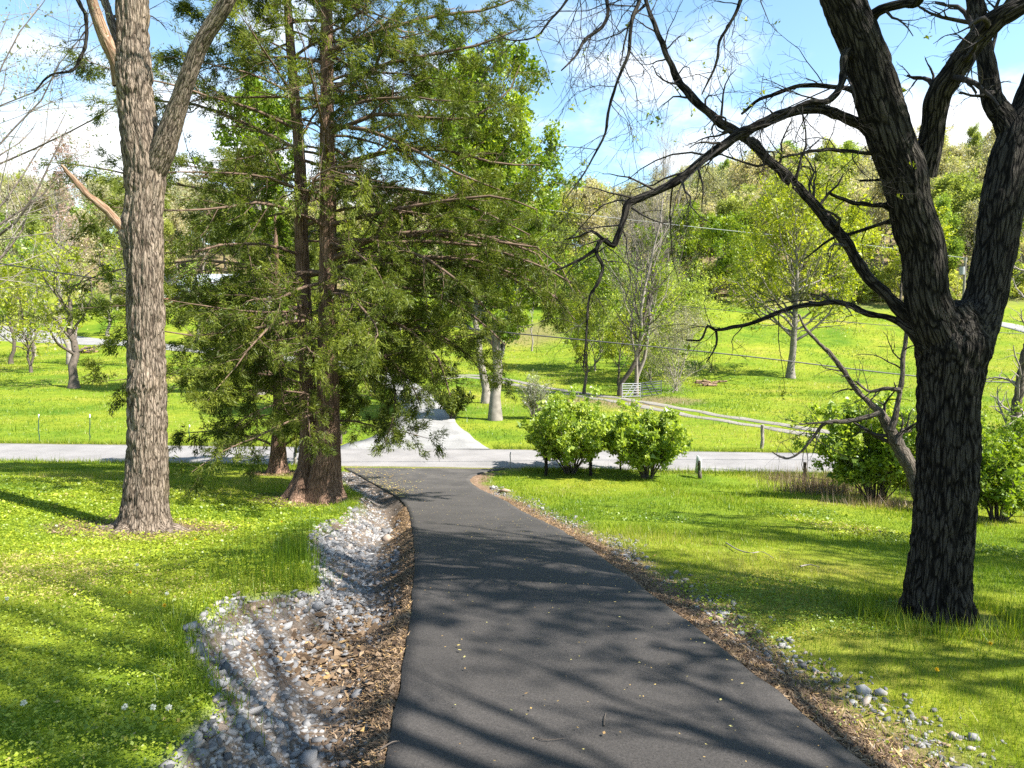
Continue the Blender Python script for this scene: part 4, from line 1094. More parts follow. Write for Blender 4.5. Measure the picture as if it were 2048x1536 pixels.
for i, (x, D, px) in enumerate(cand):
    k = int(rng.choice(len(spec), p=[.17, .06, .32, .11, .25, .04, .05]))
    side = 'right' if px > 1024 else 'left'
    front = D < (148 if px > 1040 else 165)
    lab = '%s %s on the %s hill' % (spec[k][1], 'at the front edge of the wood' if front else 'within the wood', side)
    grp = 'front trees of the %s wood' % side if front else 'inner trees of the %s wood' % side
    if first[k] is None:
        loc = on_ground(x, D, -.1)
        first[k] = make_tree('woodland_tree', lab, loc, spec[k][2] * 1.05, .26, spec[k][3] * 1.3, np.random.default_rng(100 + k), leaf=spec[k][0], limbs=22, l2=8, l3=5, leaf_n=int(spec[k][4] * 1.9), leaf_s=.27, jit=.45, group=grp, bare0=.2, up=.14, rmin=.02, sides=(7, 4, 3))
    else:
        move_copy(first[k], x, D, rng.uniform(.78, 1.22), rng.random() * 6.28, lab, grp, sz=rng.uniform(.8, 1.2))
# thin saplings along the bottom of the wood
st0 = None
for i in range(60):
    px = rng.uniform(1330, 2080); D = rng.uniform(127, 140); x = (px - 1024) / F * D
    lab = 'slender bare stem at the meadow edge of the right wood'
    if st0 is None:
        st0 = make_tree('woodland_sapling', lab, on_ground(x, D, -.1), 7, .09, 3, rng, leaf='hill_leaf', limbs=7, l2=3, l3=2, leaf_n=3, leaf_s=.22, group='slender stems at the wood edge', bare0=.35, rmin=.02, sides=(5, 3, 3))
    else: move_copy(st0, x, D, rng.uniform(.6, 1.3), rng.random() * 6.28, lab, 'slender stems at the wood edge')

us = None
for i in range(70):
    right_ = i < 45
    px = rng.uniform(1330, 2080) if right_ else rng.uniform(980, 1340); D = rng.uniform(126, 140) if right_ else rng.uniform(128, 150); x = (px - 1024) / F * D
    lab = 'low leafy brush at the meadow edge of the right wood'
    if us is None:
        us = make_tree('edge_brush', lab, on_ground(x, D, -.1), 3.4, .07, 4.5, rng, leaf='hill_leaf', limbs=8, l2=6, l3=4, leaf_n=6, leaf_s=.26, jit=.3, group='low brush at the wood edge', bare0=.05, rmin=.018, sides=(5, 3, 3), cat='brush', ang=1.1)
    else: move_copy(us, x, D, rng.uniform(.6, 1.5), rng.random() * 6.28, lab, 'low brush at the wood edge')

# ---- single trees beyond the road ----------------------------------------------
rng = np.random.default_rng(51)
b = G(990, 840)
make_tree('leafy_tree', 'tall bright green tree with pale grey trunk behind the big cedar', b, 18.0, .36, 9.5, rng, leaf='bright_leaf', limbs=46, l2=8, l3=6, leaf_n=30, leaf_s=.15, jit=.2, bare0=.2, up=.1, rmin=.008, lens=(.5, .5), bark='bark_far', lean=(-.02, 0),
          prof=lambda t: .75 + .5 * np.sin(pi * np.clip(t * .9 + .1, 0, 1)) if t < .8 else 1.0)
b = G(972, 806)
make_tree('leafy_tree', 'second grey trunk with bright leaves just left of the tall green tree', b, 14.0, .33, 8.0, rng, leaf='bright_leaf', limbs=28, l2=7, l3=5, leaf_n=16, leaf_s=.13, jit=.14, bare0=.4, up=.2, rmin=.008)
b = on_ground(-21.5, 58)
make_tree('leafy_tree', 'bright green tree seen through the cedar, left of its trunks', b, 24., .4, 11, rng, leaf='bright_leaf', limbs=34, l2=7, l3=5, leaf_n=20, leaf_s=.19, jit=.2, bare0=.25, up=.18, rmin=.01)
b = G(745, 792)
make_tree('leafy_tree', 'slim dark-stemmed tree beside the gravel drive, behind the cedar', b, 12., .22, 5, rng, leaf='bright_leaf', limbs=18, l2=6, l3=4, leaf_n=8, leaf_s=.14, jit=.16, bare0=.35, bark='bark_mid')
b = G(1581, 756)
make_tree('spring_tree', 'rounded yellow-green tree alone on the right meadow slope', b, 16.5, .42, 20, rng, wob=.005, leaf='yellow_leaf', limbs=34, l2=9, l3=7, leaf_n=9, leaf_s=.19, jit=.3, bare0=.24, up=.1, ang=1.15, rmin=.012,
          prof=lambda t: .95 - .3 * abs(t - .3) - .35 * max(0, t - .6))
b = G(1272, 792)
make_tree('whip_tree', 'pale bare tree with upswept whip-like branches behind the farm gates', b, 19.5, .28, 13, rng, bark='twig_pale', leaf='hill_green', limbs=20, l2=8, l3=5, leaf_n=0, leaf_s=.13, jit=.3, bare0=.16, up=.3, ang=.6, stems=3, spread=.22, l4=1, rmin=.009, lens=(.6, .5))
b = G(1240, 792)
make_tree('leaning_tree', 'leaning dark-barked tree left of the farm gates', b, 13, .22, 7, rng, bark='bark_mid', leaf='bright_leaf', limbs=16, l2=6, l3=5, leaf_n=4, leaf_s=.14, jit=.2, bare0=.25, up=.14, lean=(.35, 0), rmin=.009)
b = G(1168, 788)
make_tree('spring_tree', 'small multi-branched yellow-green tree by the two-track lane', b, 6.6, .16, 6.5, rng, bark='bark_mid', leaf='yellow_leaf', limbs=14, l2=6, l3=5, leaf_n=6, leaf_s=.13, jit=.12, bare0=.2, up=.14, ang=.8, rmin=.008)
b = G(1236, 772)
make_tree('spring_tree', 'low yellow-green tree just right of the lane, before the meadow', b, 5.5, .13, 5.5, rng, bark='bark_mid', leaf='yellow_leaf', limbs=12, l2=6, l3=5, leaf_n=7, leaf_s=.13, jit=.12, bare0=.25, up=.12, rmin=.008)
b = G(1064, 702)
make_tree('young_tree', 'slender pale young tree on the bare patch of far slope', b, 8., .13, 3.4, rng, bark='twig_pale', limbs=14, l2=5, l3=3, leaf_n=0, bare0=.3, up=.3, ang=.6, rmin=.012)
b = G(1345, 700)
make_tree('vine_thicket', 'brown tangled brush thicket between gates and log pile', G(1352, 782), 6.2, .1, 7.2, rng, bark='twig_pale', leaf='hill_tan', limbs=11, l2=8, l3=6, leaf_n=2, leaf_s=.09, jit=.2, bare0=.03, up=.03, ang=1.1, stems=5, spread=.5, rmin=.008, cat='thicket', wig=.26)
make_tree('vine_thicket', 'green vine tangle at the foot of the whip-like bare tree', G(1300, 764), 11., .1, 10, rng, bark='twig_pale', leaf='hill_green', limbs=18, l2=8, l3=6, leaf_n=8, leaf_s=.14, jit=.25, bare0=.05, up=.05, ang=1., stems=4, spread=.4, rmin=.008, cat='thicket')
make_tree('vine_thicket', 'green leafy undergrowth left of the whip-like bare tree', G(1190, 742), 14., .12, 10, rng, bark='twig_pale', leaf='bright_leaf', limbs=20, l2=8, l3=6, leaf_n=9, leaf_s=.14, jit=.25, bare0=.1, up=.08, ang=1., stems=3, spread=.3, rmin=.008, cat='thicket')
# mid trees on the right slope in front of the wood
mid_proto = {}
for lab, px, py, h, cw, lf in [('light green tree at the wood corner above the brush heap', 1345, 585, 13, 9, 'bright_leaf'), ('green tree leafing out left of the lone yellow tree', 1420, 600, 12, 9, 'bright_leaf'), ('yellow-green tree at the wood edge right of the lone tree', 1700, 600, 13, 10, 'yellow_leaf'),
                               ('sparse yellow tree at the wood edge behind the forked trunk', 1835, 612, 13, 10, 'yellow_leaf'), ('yellow-green tree near the utility pole', 1960, 560, 12, 9, 'hill_leaf'), ('pale budding tree on the skyline left of the bare tree', 1180, 575, 17, 9, 'hill_leaf'),
                               ('light green tree low on the far slope beside the cedar', 1100, 590, 15, 10, 'bright_leaf'), ('airy green tree on the far slope behind the cedar edge', 1040, 590, 14, 9, 'hill_green')]:
    if lf not in mid_proto: mid_proto[lf] = make_tree('spring_tree', lab, G(px, py), 15, .2, 12, rng, leaf=lf, limbs=20, l2=7, l3=5, leaf_n=18, leaf_s=.26, jit=.4, bare0=.15, up=.12, rmin=.016)
    else:
        q = G(px, py); move_copy(mid_proto[lf], q[0], q[1], cw * 1.25 / 12, rng.random() * 6.28, lab, sz=h * 1.15 / 15)
slope_proto = {}
for lab, px, py, h, cw, lf in [('yellow-green tree above the lane at the far left edge', -40, 655, 15, 12, 'yellow_leaf'), ('grey-twigged tree above the lane near the left edge', 30, 640, 16, 12, 'hill_tan'), ('light green tree above the lane left of the pale trunk', 105, 645, 14, 11, 'hill_green'),
                               ('tan budding tree above the lane close to the pale trunk', 165, 628, 15, 12, 'hill_tan'), ('yellow-green tree just left of the white house', 235, 620, 14, 11, 'hill_leaf'), ('tree behind the white house roof', 330, 585, 15, 12, 'hill_leaf'), ('tree uphill right of the shed', 590, 640, 15, 12, 'hill_green'),
                               ('broad tree on the far slope behind the cedar trunks', 690, 660, 16, 13, 'hill_leaf'), ('green tree on the far slope right of the cedar trunks', 800, 660, 15, 12, 'hill_green'), ('pale tree on the far slope above the gravel drive', 900, 650, 15, 12, 'hill_tan'), ('yellow-green tree uphill of the tall green tree', 965, 620, 15, 12, 'hill_leaf'),
                               ('rounded tree on the upper left slope at the frame edge', -20, 590, 16, 13, 'hill_green'), ('pale tree high on the left slope', 80, 585, 16, 13, 'hill_leaf'), ('tan tree high on the left slope by the pale trunk', 180, 580, 16, 13, 'hill_tan')]:
    if lf not in slope_proto: slope_proto[lf] = make_tree('slope_tree', lab, G(px, py), 15, .24, 12, rng, leaf=lf, limbs=20, l2=7, l3=5, leaf_n=10, leaf_s=.25, jit=.4, bare0=.16, up=.12, rmin=.014)
    else:
        q = G(px, py); move_copy(slope_proto[lf], q[0], q[1], cw / 12, rng.random() * 6.28, lab, sz=h / 15)
# leaning tree at the right edge
b = G(2008, 985); DE = float(b[1])
rb = thing('edge_tree', 'slim leaning brown trunk at the right edge among shrubs', 'tree', b)
g_ = Geo(); q = hero_limb(g_, [(2006, 1000, DE, 17), (2012, 960, DE, 13), (2022, 900, DE, 12), (2034, 820, DE, 11), (2046, 740, DE, 10), (2070, 600, DE, 9), (2080, 450, DE, 7), (2110, 250, DE, 3)], 26, .06, .012, 5., .05); part(g_, 'trunk', M['bark_mid_h'], rb, True, True)
gt = Geo(); B = batch(*q, 14)
q1 = spawn(*B, 22, .15, 1, 1.1, 1.9, 7, .4, rng, up=.0, wig=.2, rmin=.006); tube_batch(gt, *q1, 4)
q2 = spawn(*q1, 6, .2, 1, .8, .8, 5, .6, rng, up=.05, wig=.25, rmin=.004); tube_batch(gt, *q2, 3)
tag(part(gt, 'twigs', M['twig_pale'], rb), kind='stuff')

# ---- left field trees ------------------------------------------------------------
rng = np.random.default_rng(61)
for lab, px, py, h, tr, cw, lf, ln, kw in [
        ('short-trunked tree with broken side stub on the left field', 148, 776, 12, .42, 11, 'yellow_leaf', 3, dict(bare0=.22)),
        ('twin dark stems leaning apart in the left field', 62, 745, 12, .26, 9, 'yellow_leaf', 4, dict(stems=2, spread=.25, bare0=.2)),
        ('dark crooked stem at the left frame edge in the field', 22, 728, 11, .26, 9, 'yellow_leaf', 4, dict(bare0=.2)),
        ('grey straight trunk behind the twin stems, by the lane', 68, 712, 16, .4, 9, 'hill_green', 5, dict(bare0=.3)),
        ('bushy tree by the lane left of the house', 215, 672, 12, .3, 9, 'bright_leaf', 6, dict(bare0=.2)),
        ('open tree above the lane right of the house', 520, 690, 14, .3, 10, 'hill_green', 5, dict(bare0=.25)),
        ('thin tree below the house beside the lane', 395, 690, 12, .3, 6, 'hill_green', 3, dict(bare0=.4))]:
    make_tree('field_tree', lab, G(px, py), h, tr, cw, rng, bark='bark_mid' if 'dark' in lab or 'short' in lab else 'bark_far', twig='twig_pale', leaf=lf, limbs=16, l2=7, l3=5, leaf_n=ln, leaf_s=.2, jit=.2, up=.06, ang=1.1, rmin=.012, wig=.22, **kw)
b = on_ground(-29.5, 36)
make_tree('budding_tree', 'tall bare tree with pale buds reaching in at the top left', b, 19, .3, 19, rng, bark='bark_mid', twig='twig_pale', leaf='pale_bud', limbs=34, l2=8, l3=6, leaf_n=3, leaf_s=.09, jit=.06, bare0=.3, up=.05, ang=1.1, rmin=.005, l4=1, lens=(.6, .6))
b = on_ground(-57, 88)
make_tree('budding_tree', 'tall thin tree with pink buds behind the pale trunk', b, 27, .34, 12, rng, bark='bark_far', twig='twig_pale', leaf='pink_bud', limbs=24, l2=7, l3=6, leaf_n=4, leaf_s=.15, jit=.15, bare0=.4, up=.2, rmin=.009)
b = on_ground(-46, 84)
make_tree('budding_tree', 'bare-topped grey tree left of the pale trunk, far field', b, 17, .3, 11, rng, bark='bark_far', twig='twig_pale', leaf='yellow_leaf', limbs=20, l2=8, l3=6, leaf_n=2, leaf_s=.16, jit=.15, bare0=.25, up=.15, rmin=.01)

# ---- shade trees just out of the frame on the right ---------------------------------
rng = np.random.default_rng(71)
make_tree('shade_tree', 'half-leafed spring tree standing out of frame to the right', on_ground(13.5, 3.4), 18, .5, 11, rng, bark='bark_mid', leaf='bright_leaf', limbs=34, l2=8, l3=6, leaf_n=3, leaf_s=.14, jit=.2, bare0=.3, up=.1, rmin=.01)
make_tree('shade_tree', 'half-leafed spring tree out of frame behind the right lawn', on_ground(19.5, 7.5), 17, .45, 10, rng, bark='bark_mid', leaf='bright_leaf', limbs=28, l2=7, l3=5, leaf_n=4, leaf_s=.16, jit=.2, bare0=.35, up=.1, rmin=.01)
make_tree('shade_tree', 'bare spreading tree out of frame to the lower right', on_ground(9., -1.2), 16, .5, 11, rng, bark='bark_mid', leaf='pale_bud', limbs=28, l2=8, l3=5, leaf_n=0, leaf_s=.09, jit=.1, bare0=.4, up=.08, rmin=.008)

# ------------------------------------------------------------------ shrubs
def shrub(name, label, base, w, h, rng, stems=14, leaf='bush_leaf', leaf_n=9, leaf_s=.075, l2=9, l3=6, depth=None, twig='bark_mid', group=None, up=.14, jit=.05, open_=.0):
    root = thing(name, label, 'shrub', base, group)
    gb = Geo()
    p = []
    for k in range(stems):
        a = k * 2.399 + rng.random(); f = rng.random() ** .6
        tgt = np.array([cos(a) * f * w * .42, sin(a) * f * (depth or w) * .42, h * (.95 - .35 * f * f)]) * rng.uniform(.72, 1.14)
        c0 = base + np.array([cos(a) * .12 * w * .3, sin(a) * .12 * w * .3, -.08]); n = 8
        t = np.linspace(0, 1, n)[:, None]
        mid = np.array([tgt[0] * .3, tgt[1] * .3, tgt[2] * .55])
        q = c0 * 1 + 2 * t * (1 - t) * mid + t * t * tgt + rng.normal(size=(n, 3)) * .03 * t
        p.append(q)
    p = np.array(p); r = np.broadcast_to(np.linspace(1, .2, 8), p.shape[:2]) * rng.uniform(.018, .034, (stems, 1))
    tube_batch(gb, p, np.array(r), 6)
    part(gb, 'stems', M[twig], root, True)['kind'] = 'stuff'
    gt_ = Geo()
    L = np.linalg.norm(np.diff(p, axis=1), axis=2).sum(1)
    p2, r2 = spawn(p, np.array(r), l2, .22, 1, .85, L * .36, 4, .5, rng, up=up, wig=.2, rmin=.004); tube_batch(gt_, p2, r2, 3)
    p3, r3 = spawn(p2, r2, l3, .2, 1, .7, L.mean() * .15, 3, .6, rng, up=up * .5, wig=.2, rmin=.003); tube_batch(gt_, p3, r3, 3)
    lo = base[2] + h * .16
    p3 = p3[p3[:, -1, 2] > lo + .25 * rng.random(len(p3))]
    part(gt_, 'twigs', M[twig], root)['kind'] = 'stuff'
    gl_ = Geo()
    tone = np.clip(.45 + 1.0 * (vnoise(p3[:, -1] * 2.0 + 55) - .5) + .12 * rng.normal(size=len(p3)), 0, 1)
    leaves(gl_, p3, leaf_n, leaf_s * 1.1, rng, jit, aspect=.8, tone=tone, droop=(0, 0, .1), tri=True)
    part(gl_, 'foliage', M[leaf], root)['kind'] = 'stuff'
    return root
rng = np.random.default_rng(81)
shrub('honeysuckle_bush', 'left of the two rounded green bushes in front of the road', G(1140, 947), 4.1, 2.85, rng, 28, l2=10, leaf_n=13, leaf_s=.09)
shrub('honeysuckle_bush', 'right, vase-shaped one of the two green bushes before the road', G(1294, 957), 3.9, 2.65, rng, 28, l2=10, leaf_n=13, leaf_s=.09)
shrub('honeysuckle_bush', 'big spreading green bush left of the dark forked trunk', G(1752, 1003), 4.9, 3.0, rng, 36, l2=11, depth=3.2, leaf_n=13, leaf_s=.085)
shrub('honeysuckle_bush', 'green bush filling behind the dark forked trunk', G(1860, 1010), 3.4, 2.8, rng, 22, l2=10, leaf_n=12, leaf_s=.085)
shrub('weedy_bush', 'yellow-green weedy bush at the right frame edge', G(1995, 1042), 3.4, 1.9, rng, 24, leaf='bright_leaf', leaf_n=9, leaf_s=.075)
shrub('weedy_bush', 'taller green bush behind the leaning edge trunk', G(2050, 1005), 4.2, 2.9, rng, 22, leaf='bright_leaf', leaf_n=8, leaf_s=.08)
shrub('weedy_bush', 'low scrub bush on the road bank at the right edge', G(1965, 985), 3.2, 2.3, rng, 20, leaf='bush_leaf', leaf_n=11, leaf_s=.08)
shrub('wispy_shrub', 'wispy pale green shrub behind the two bushes across the road', G(1068, 838), 2.9, 2.7, rng, 34, leaf='pale_bud', leaf_n=3, leaf_s=.07, l2=7, l3=4, twig='twig_pale', up=.3)
shrub('low_shrub', 'dark low shrub on the bank right of the gravel drive mouth', G(905, 838), 2.6, 2.0, rng, 16, leaf='cedar_leaf', leaf_n=12, leaf_s=.09)
shrub('low_shrub', 'small sunlit weed clump left of the gravel drive mouth', G(688, 868), 2.2, 2.0, rng, 12, leaf='bush_leaf', leaf_n=6, leaf_s=.1)

# ------------------------------------------------------------------ stones in the ditch
rng = np.random.default_rng(91)
phi = (1 + 5 ** .5) / 2
ICO_V = norm(np.array([(-1, phi, 0), (1, phi, 0), (-1, -phi, 0), (1, -phi, 0), (0, -1, phi), (0, 1, phi), (0, -1, -phi), (0, 1, -phi), (phi, 0, -1), (phi, 0, 1), (-phi, 0, -1), (-phi, 0, 1)], float))
ICO_F = np.array([(0, 11, 5), (0, 5, 1), (0, 1, 7), (0, 7, 10), (0, 10, 11), (1, 5, 9), (5, 11, 4), (11, 10, 2), (10, 7, 6), (7, 1, 8), (3, 9, 4), (3, 4, 2), (3, 2, 6), (3, 6, 8), (3, 8, 9), (4, 9, 5), (2, 4, 11), (6, 2, 10), (8, 6, 7), (9, 8, 1)])
def rot_rand(n, rng):
    q = norm(rng.normal(size=(n, 4))); w, x, y, z = q.T
    return np.stack([np.stack([1 - 2 * (y * y + z * z), 2 * (x * y - z * w), 2 * (x * z + y * w)], -1), np.stack([2 * (x * y + z * w), 1 - 2 * (x * x + z * z), 2 * (y * z - x * w)], -1),
                     np.stack([2 * (x * z - y * w), 2 * (y * z + x * w), 1 - 2 * (x * x + y * y)], -1)], 1)
def stones(g, c, size, rng):
    n = len(c)
    # blocky, chipped outline: push the round shape towards a box, then knock the corners about
    pw = norm(np.sign(ICO_V) * np.abs(ICO_V) ** .55) * 1.0
    v = pw[None] * rng.uniform(.55, 1.2, (n, 12, 1)) * rng.uniform([.8, .5, .3], [1.25, .95, .62], (n, 3))[:, None, :]
    R = rot_rand(n, rng)
    tilt = norm(np.stack([rng.normal(size=n) * .35, rng.normal(size=n) * .35, np.ones(n)], 1))
    a = rng.random(n) * 6.28
    e1 = norm(np.stack([np.cos(a), np.sin(a), np.zeros(n)], 1)); e2 = norm(np.cross(tilt, e1)); e1 = np.cross(e2, tilt)
    Rm = np.stack([e1, e2, tilt], 2)
    v = np.einsum('nij,nkj->nki', Rm, v) * size[:, None, None] + c[:, None, :]
    f = ICO_F[None] + np.arange(n)[:, None, None] * 12
    r = rng.random(n)
    g.add(v.reshape(-1, 3), f3=f.reshape(-1, 3), rnd=np.repeat(r, 12))
def ditch_pts(n, y0, y1, s0, s1, rng):
    y = rng.uniform(y0, y1, n); s = rng.uniform(s0, s1, n)
    x = xl_ditch(y) + s * (xl_drive(y) - xl_ditch(y))
    return x, y, s
# candidates over the whole bed, nearer ones larger in the picture
X, Y, Sx = [], [], []
for y0, y1, n in ((3.2, 6, 3800), (6, 9, 4200), (9, 13, 3400), (13, 18, 2000), (18, GY1, 1300)):
    x, y, s = ditch_pts(n, y0, y1, -.04, .86, rng); X.append(x); Y.append(y); Sx.append(s)
X, Y, Sx = map(np.concatenate, (X, Y, Sx))
keepm = (rng.random(len(X)) < np.where(Sx > .6, .3, 1.0)) & (vnoise(np.stack([X * 1.4 + 30, Y * 1.4 + 30, X * 0 + .5], 1)) + .45 * rng.random(len(X)) > .40)
X, Y, Sx = X[keepm], Y[keepm], Sx[keepm]
sz = np.exp(rng.normal(size=len(X)) * .42) * .029
sz *= np.where(vnoise(np.stack([X * .9 + 9, Y * .9 + 9, X * 0 + 3.5], 1)) > .55, 1.35, .9)
Z = H(X, Y) + sz * .22
C = np.stack([X, Y, Z], 1)
show = sz / np.maximum(Y, .5) * ((np.abs(X / np.maximum(Y, .1)) < .75) & (Y > 3.9))
order = np.argsort(-show)
big = order[:260]; rest = order[260:]
bed = Geo()
by = np.arange(3.0, GY1, .25); bs = np.linspace(.02, .97, 12)
BX = xl_ditch(by)[:, None] * (1 - bs)[None] + xl_drive(by)[:, None] * bs[None]; BY = np.broadcast_to(by[:, None], BX.shape)
BZ = H(BX, BY) + .012
ii = np.arange(BX.size).reshape(BX.shape)
bed.add(np.stack([BX, BY, BZ], -1).reshape(-1, 3), f4=np.stack([ii[:-1, :-1], ii[:-1, 1:], ii[1:, 1:], ii[1:, :-1]], -1).reshape(-1, 4))
def bed_mat():
    m, nt, out = mat_new('ditch_bed')
    geo = N(nt, 'ShaderNodeNewGeometry')
    def nzs(s, det=5, r=.7):
        n_ = N(nt, 'ShaderNodeTexNoise'); n_.inputs['Scale'].default_value = s; n_.inputs['Detail'].default_value = det; n_.inputs['Roughness'].default_value = r
        nt.links.new(geo.outputs['Position'], n_.inputs['Vector']); return n_.outputs['Fac']
    c = ramp(nt, nzs(30), [(.3, (.06, .05, .04)), (.5, (.125, .11, .095)), (.7, (.21, .195, .18))])
    c = mixrgb(nt, .8, c, ramp(nt, nzs(2.0), [(.35, (.62, .45, .32)), (.6, (1.1, 1.05, 1.0))]), 'MULTIPLY')
    b_ = N(nt, 'ShaderNodeBump'); b_.inputs['Strength'].default_value = .8; b_.inputs['Distance'].default_value = .02; nt.links.new(nzs(40), b_.inputs['Height'])
    p = N(nt, 'ShaderNodeBsdfPrincipled'); p.inputs['Roughness'].default_value = .95; p.inputs['Specular IOR Level'].default_value = .1
    nt.links.new(c, p.inputs['Base Color']); nt.links.new(b_.outputs[0], p.inputs['Normal']); nt.links.new(p.outputs[0], out.inputs[0]); return m
M['ditch_bed'] = bed_mat()
ditch = bed.build('stone_ditch', M['ditch_bed'], None, True)
tag(ditch, 'ditch lined with broken grey limestone left of the driveway', 'ditch', kind='structure')
variants = []
for k in range(14):
    gg = Geo(); stones(gg, np.zeros((1, 3)), np.ones(1), rng); gg.rnd = [np.full(12, rng.random())]
    variants.append(gg)
vm = [None] * 14
for j, i in enumerate(big):
    k = j % 14
    if vm[k] is None:
        o = variants[k].build('stone', M['stone'], ditch); vm[k] = o.data
    else:
        o = bpy.data.objects.new('stone', vm[k]); col.objects.link(o); o.parent = ditch
    o.location = C[i]; o.scale = (sz[i],) * 3; o.rotation_euler = (rng.normal() * .2, rng.normal() * .2, rng.random() * 6.28)
gg = Geo(); stones(gg, C[rest], sz[rest], rng)
o = gg.build('small_stones', M['stone'], ditch); o['kind'] = 'stuff'
# the line of stones along the right shoulder
n = 2600
y = 3.2 + 20 * rng.random(n) ** 1.3
off = .62 + .16 * rng.normal(size=n) + .12 * np.sin(y * 1.7)
x = xr_drive(y) + np.abs(off)
kp = (noise2(x, y, .9, 15) + .3 * rng.random(n) > .5)
x, y = x[kp], y[kp]
s_ = .024 * np.exp(.45 * rng.normal(size=len(x)))
gg = Geo(); stones(gg, np.stack([x, y, H(x, y) + s_ * .12], 1), s_, rng)
o = gg.build('shoulder_stones', M['stone']); tag(o, 'line of pale broken stones along the right driveway shoulder', 'stones', kind='stuff')
# two pale rocks lying in the grass at the bend
for lab, px, py, s0 in (('flat pale rock in grass beside the driveway bend', 1010, 984, .24), ('smaller pale rock left of the flat rock at the bend', 985, 978, .15)):
    b = G(px, py); gg = Geo(); stones(gg, np.array([b + [0, 0, .04]]), np.array([s0]), rng)
    tag(gg.build('rock', M['stone']), lab, 'rock')
b = G(770, 1082); gg = Geo(); stones(gg, np.array([b + [0, 0, .03]]), np.array([.2]), rng); gg.rnd = [np.full(12, .93)]
tag(gg.build('rock', M['stone']), 'flat tan rock in the ditch bottom', 'rock')

# ------------------------------------------------------------------ needle litter and fallen leaves
def flat_slivers(g, x, y, ln, asp, rng, lift=.012, tiltv=.35):
    n = len(x)
    a = rng.random(n) * 6.28
    u = norm(np.stack([np.cos(a), np.sin(a), rng.normal(size=n) * tiltv], 1)); nn = norm(np.stack([rng.normal(size=n) * tiltv, rng.normal(size=n) * tiltv, np.ones(n)], 1))
    w = norm(np.cross(u, nn)); c = np.stack([x, y, H(x, y) + lift + .02 * rng.random(n)], 1)
    add_leaf(g, c, u, w, ln * np.exp(.35 * rng.normal(size=(n, 1))), asp, rng.random(n))
gg = Geo()
n = 34000
y = 3.2 + 15 * rng.random(n) ** 1.6; s = 1 - np.abs(rng.normal(size=n)) * .15
x = xl_ditch(y) + s * (xl_drive(y) - xl_ditch(y)); k = (s > .35) & (s < 1.0)
flat_slivers(gg, x[k], y[k], .06, .16, rng)
n = 22000
y = 3.2 + 17 * rng.random(n) ** 1.5; x = xr_drive(y) + np.abs(rng.normal(size=n)) * .28 + .02
flat_slivers(gg, x, y, .06, .16, rng)
# leaves caught in the ditch bottom
n = 3500
y = 3.3 + 10 * rng.random(n) ** 1.4; s = .55 + .14 * rng.normal(size=n)
x = xl_ditch(y) + s * (xl_drive(y) - xl_ditch(y)); k = noise2(x, y, .8, 31) > .52
flat_slivers(gg, x[k], y[k], .085, .5, rng, .02)
for c, r, a in SOIL[:3]:
    m_ = 2500; a_ = rng.random(m_) * 6.28; d_ = r * rng.random(m_) ** .5 * 1.1
    flat_slivers(gg, c[0] + np.cos(a_) * d_, c[1] + np.sin(a_) * d_, .07, .2, rng)
tag(gg.build('needle_litter', M['litter']), 'brown pine needles and dead leaves along both driveway edges', 'litter', kind='stuff')
gg = Geo()
n = 600
y = 3.5 + 22 * rng.random(n) ** 1.2; f = rng.random(n) ** .8; x = xl_drive(y) + f * (xr_drive(y) - xl_drive(y)) * .98
c = np.stack([x, y, hbase(x, y) + .052], 1); a = rng.random(n) * 6.28
u = np.stack([np.cos(a), np.sin(a), .1 * rng.normal(size=n)], 1); w = norm(np.stack([-np.sin(a), np.cos(a), .15 * rng.normal(size=n)], 1))
add_leaf(gg, c, norm(u), w, .019 * np.exp(.3 * rng.normal(size=(n, 1))), .6, rng.random(n))
n = 700
y = 20 + 7 * rng.random(n); x = xl_drive(y) + np.abs(rng.normal(size=n)) * .7 * np.clip((y - 19) / 4, .3, 1.5)
c = np.stack([x, y, hbase(x, y) + .053], 1); a = rng.random(n) * 6.28; u = np.stack([np.cos(a), np.sin(a), 0 * a], 1); w = np.stack([-np.sin(a), np.cos(a), .1 * a * 0], 1)
add_leaf(gg, c, u, w, .05 * np.exp(.4 * rng.normal(size=(n, 1))), .5, rng.random(n))
tag(gg.build('fallen_leaves', M['fallen_leaf']), 'small yellow leaves scattered over the black driveway', 'leaves', kind='stuff')

# ------------------------------------------------------------------ grass
def scatter_lawn(n, D0, D1, k, rng, side=.98):
    """random ground points, count falling off with distance (k: exponent of the density per metre of depth)"""
    u = rng.random(n); e = 1 + k
    D = (D0 ** e + u * (D1 ** e - D0 ** e)) ** (1 / e)
    x = rng.uniform(-1, 1, n) * (side * D * .93 + 1.3)
    return x, D
def lawn_free(x, y, rng, edge=.06):
    ds = ditch_s(x, y); e = rng.normal(size=len(x)) * .05 + .14 * (noise2(x, y, 2.5, 19) - .5)
    ok = ~((ds > .0 + e) & (ds < 1.1))
    ok &= ~((x > xl_drive(y) - .02) & (x < xr_drive(y) + .42 + .18 * rng.normal(size=len(x)) + .25 * noise2(x, y, 1.2, 17)) & (y < 27.3))
    rd = road_d(x, y); ok &= (rd > RW + .1) | (rd < -.1)
    for c, r, a in SOIL[:3]:
        d = np.hypot(x - c[0], y - c[1]) / r
        ok &= ~((d < .95) & (rng.random(len(x)) < (1.15 - d)))
    return ok
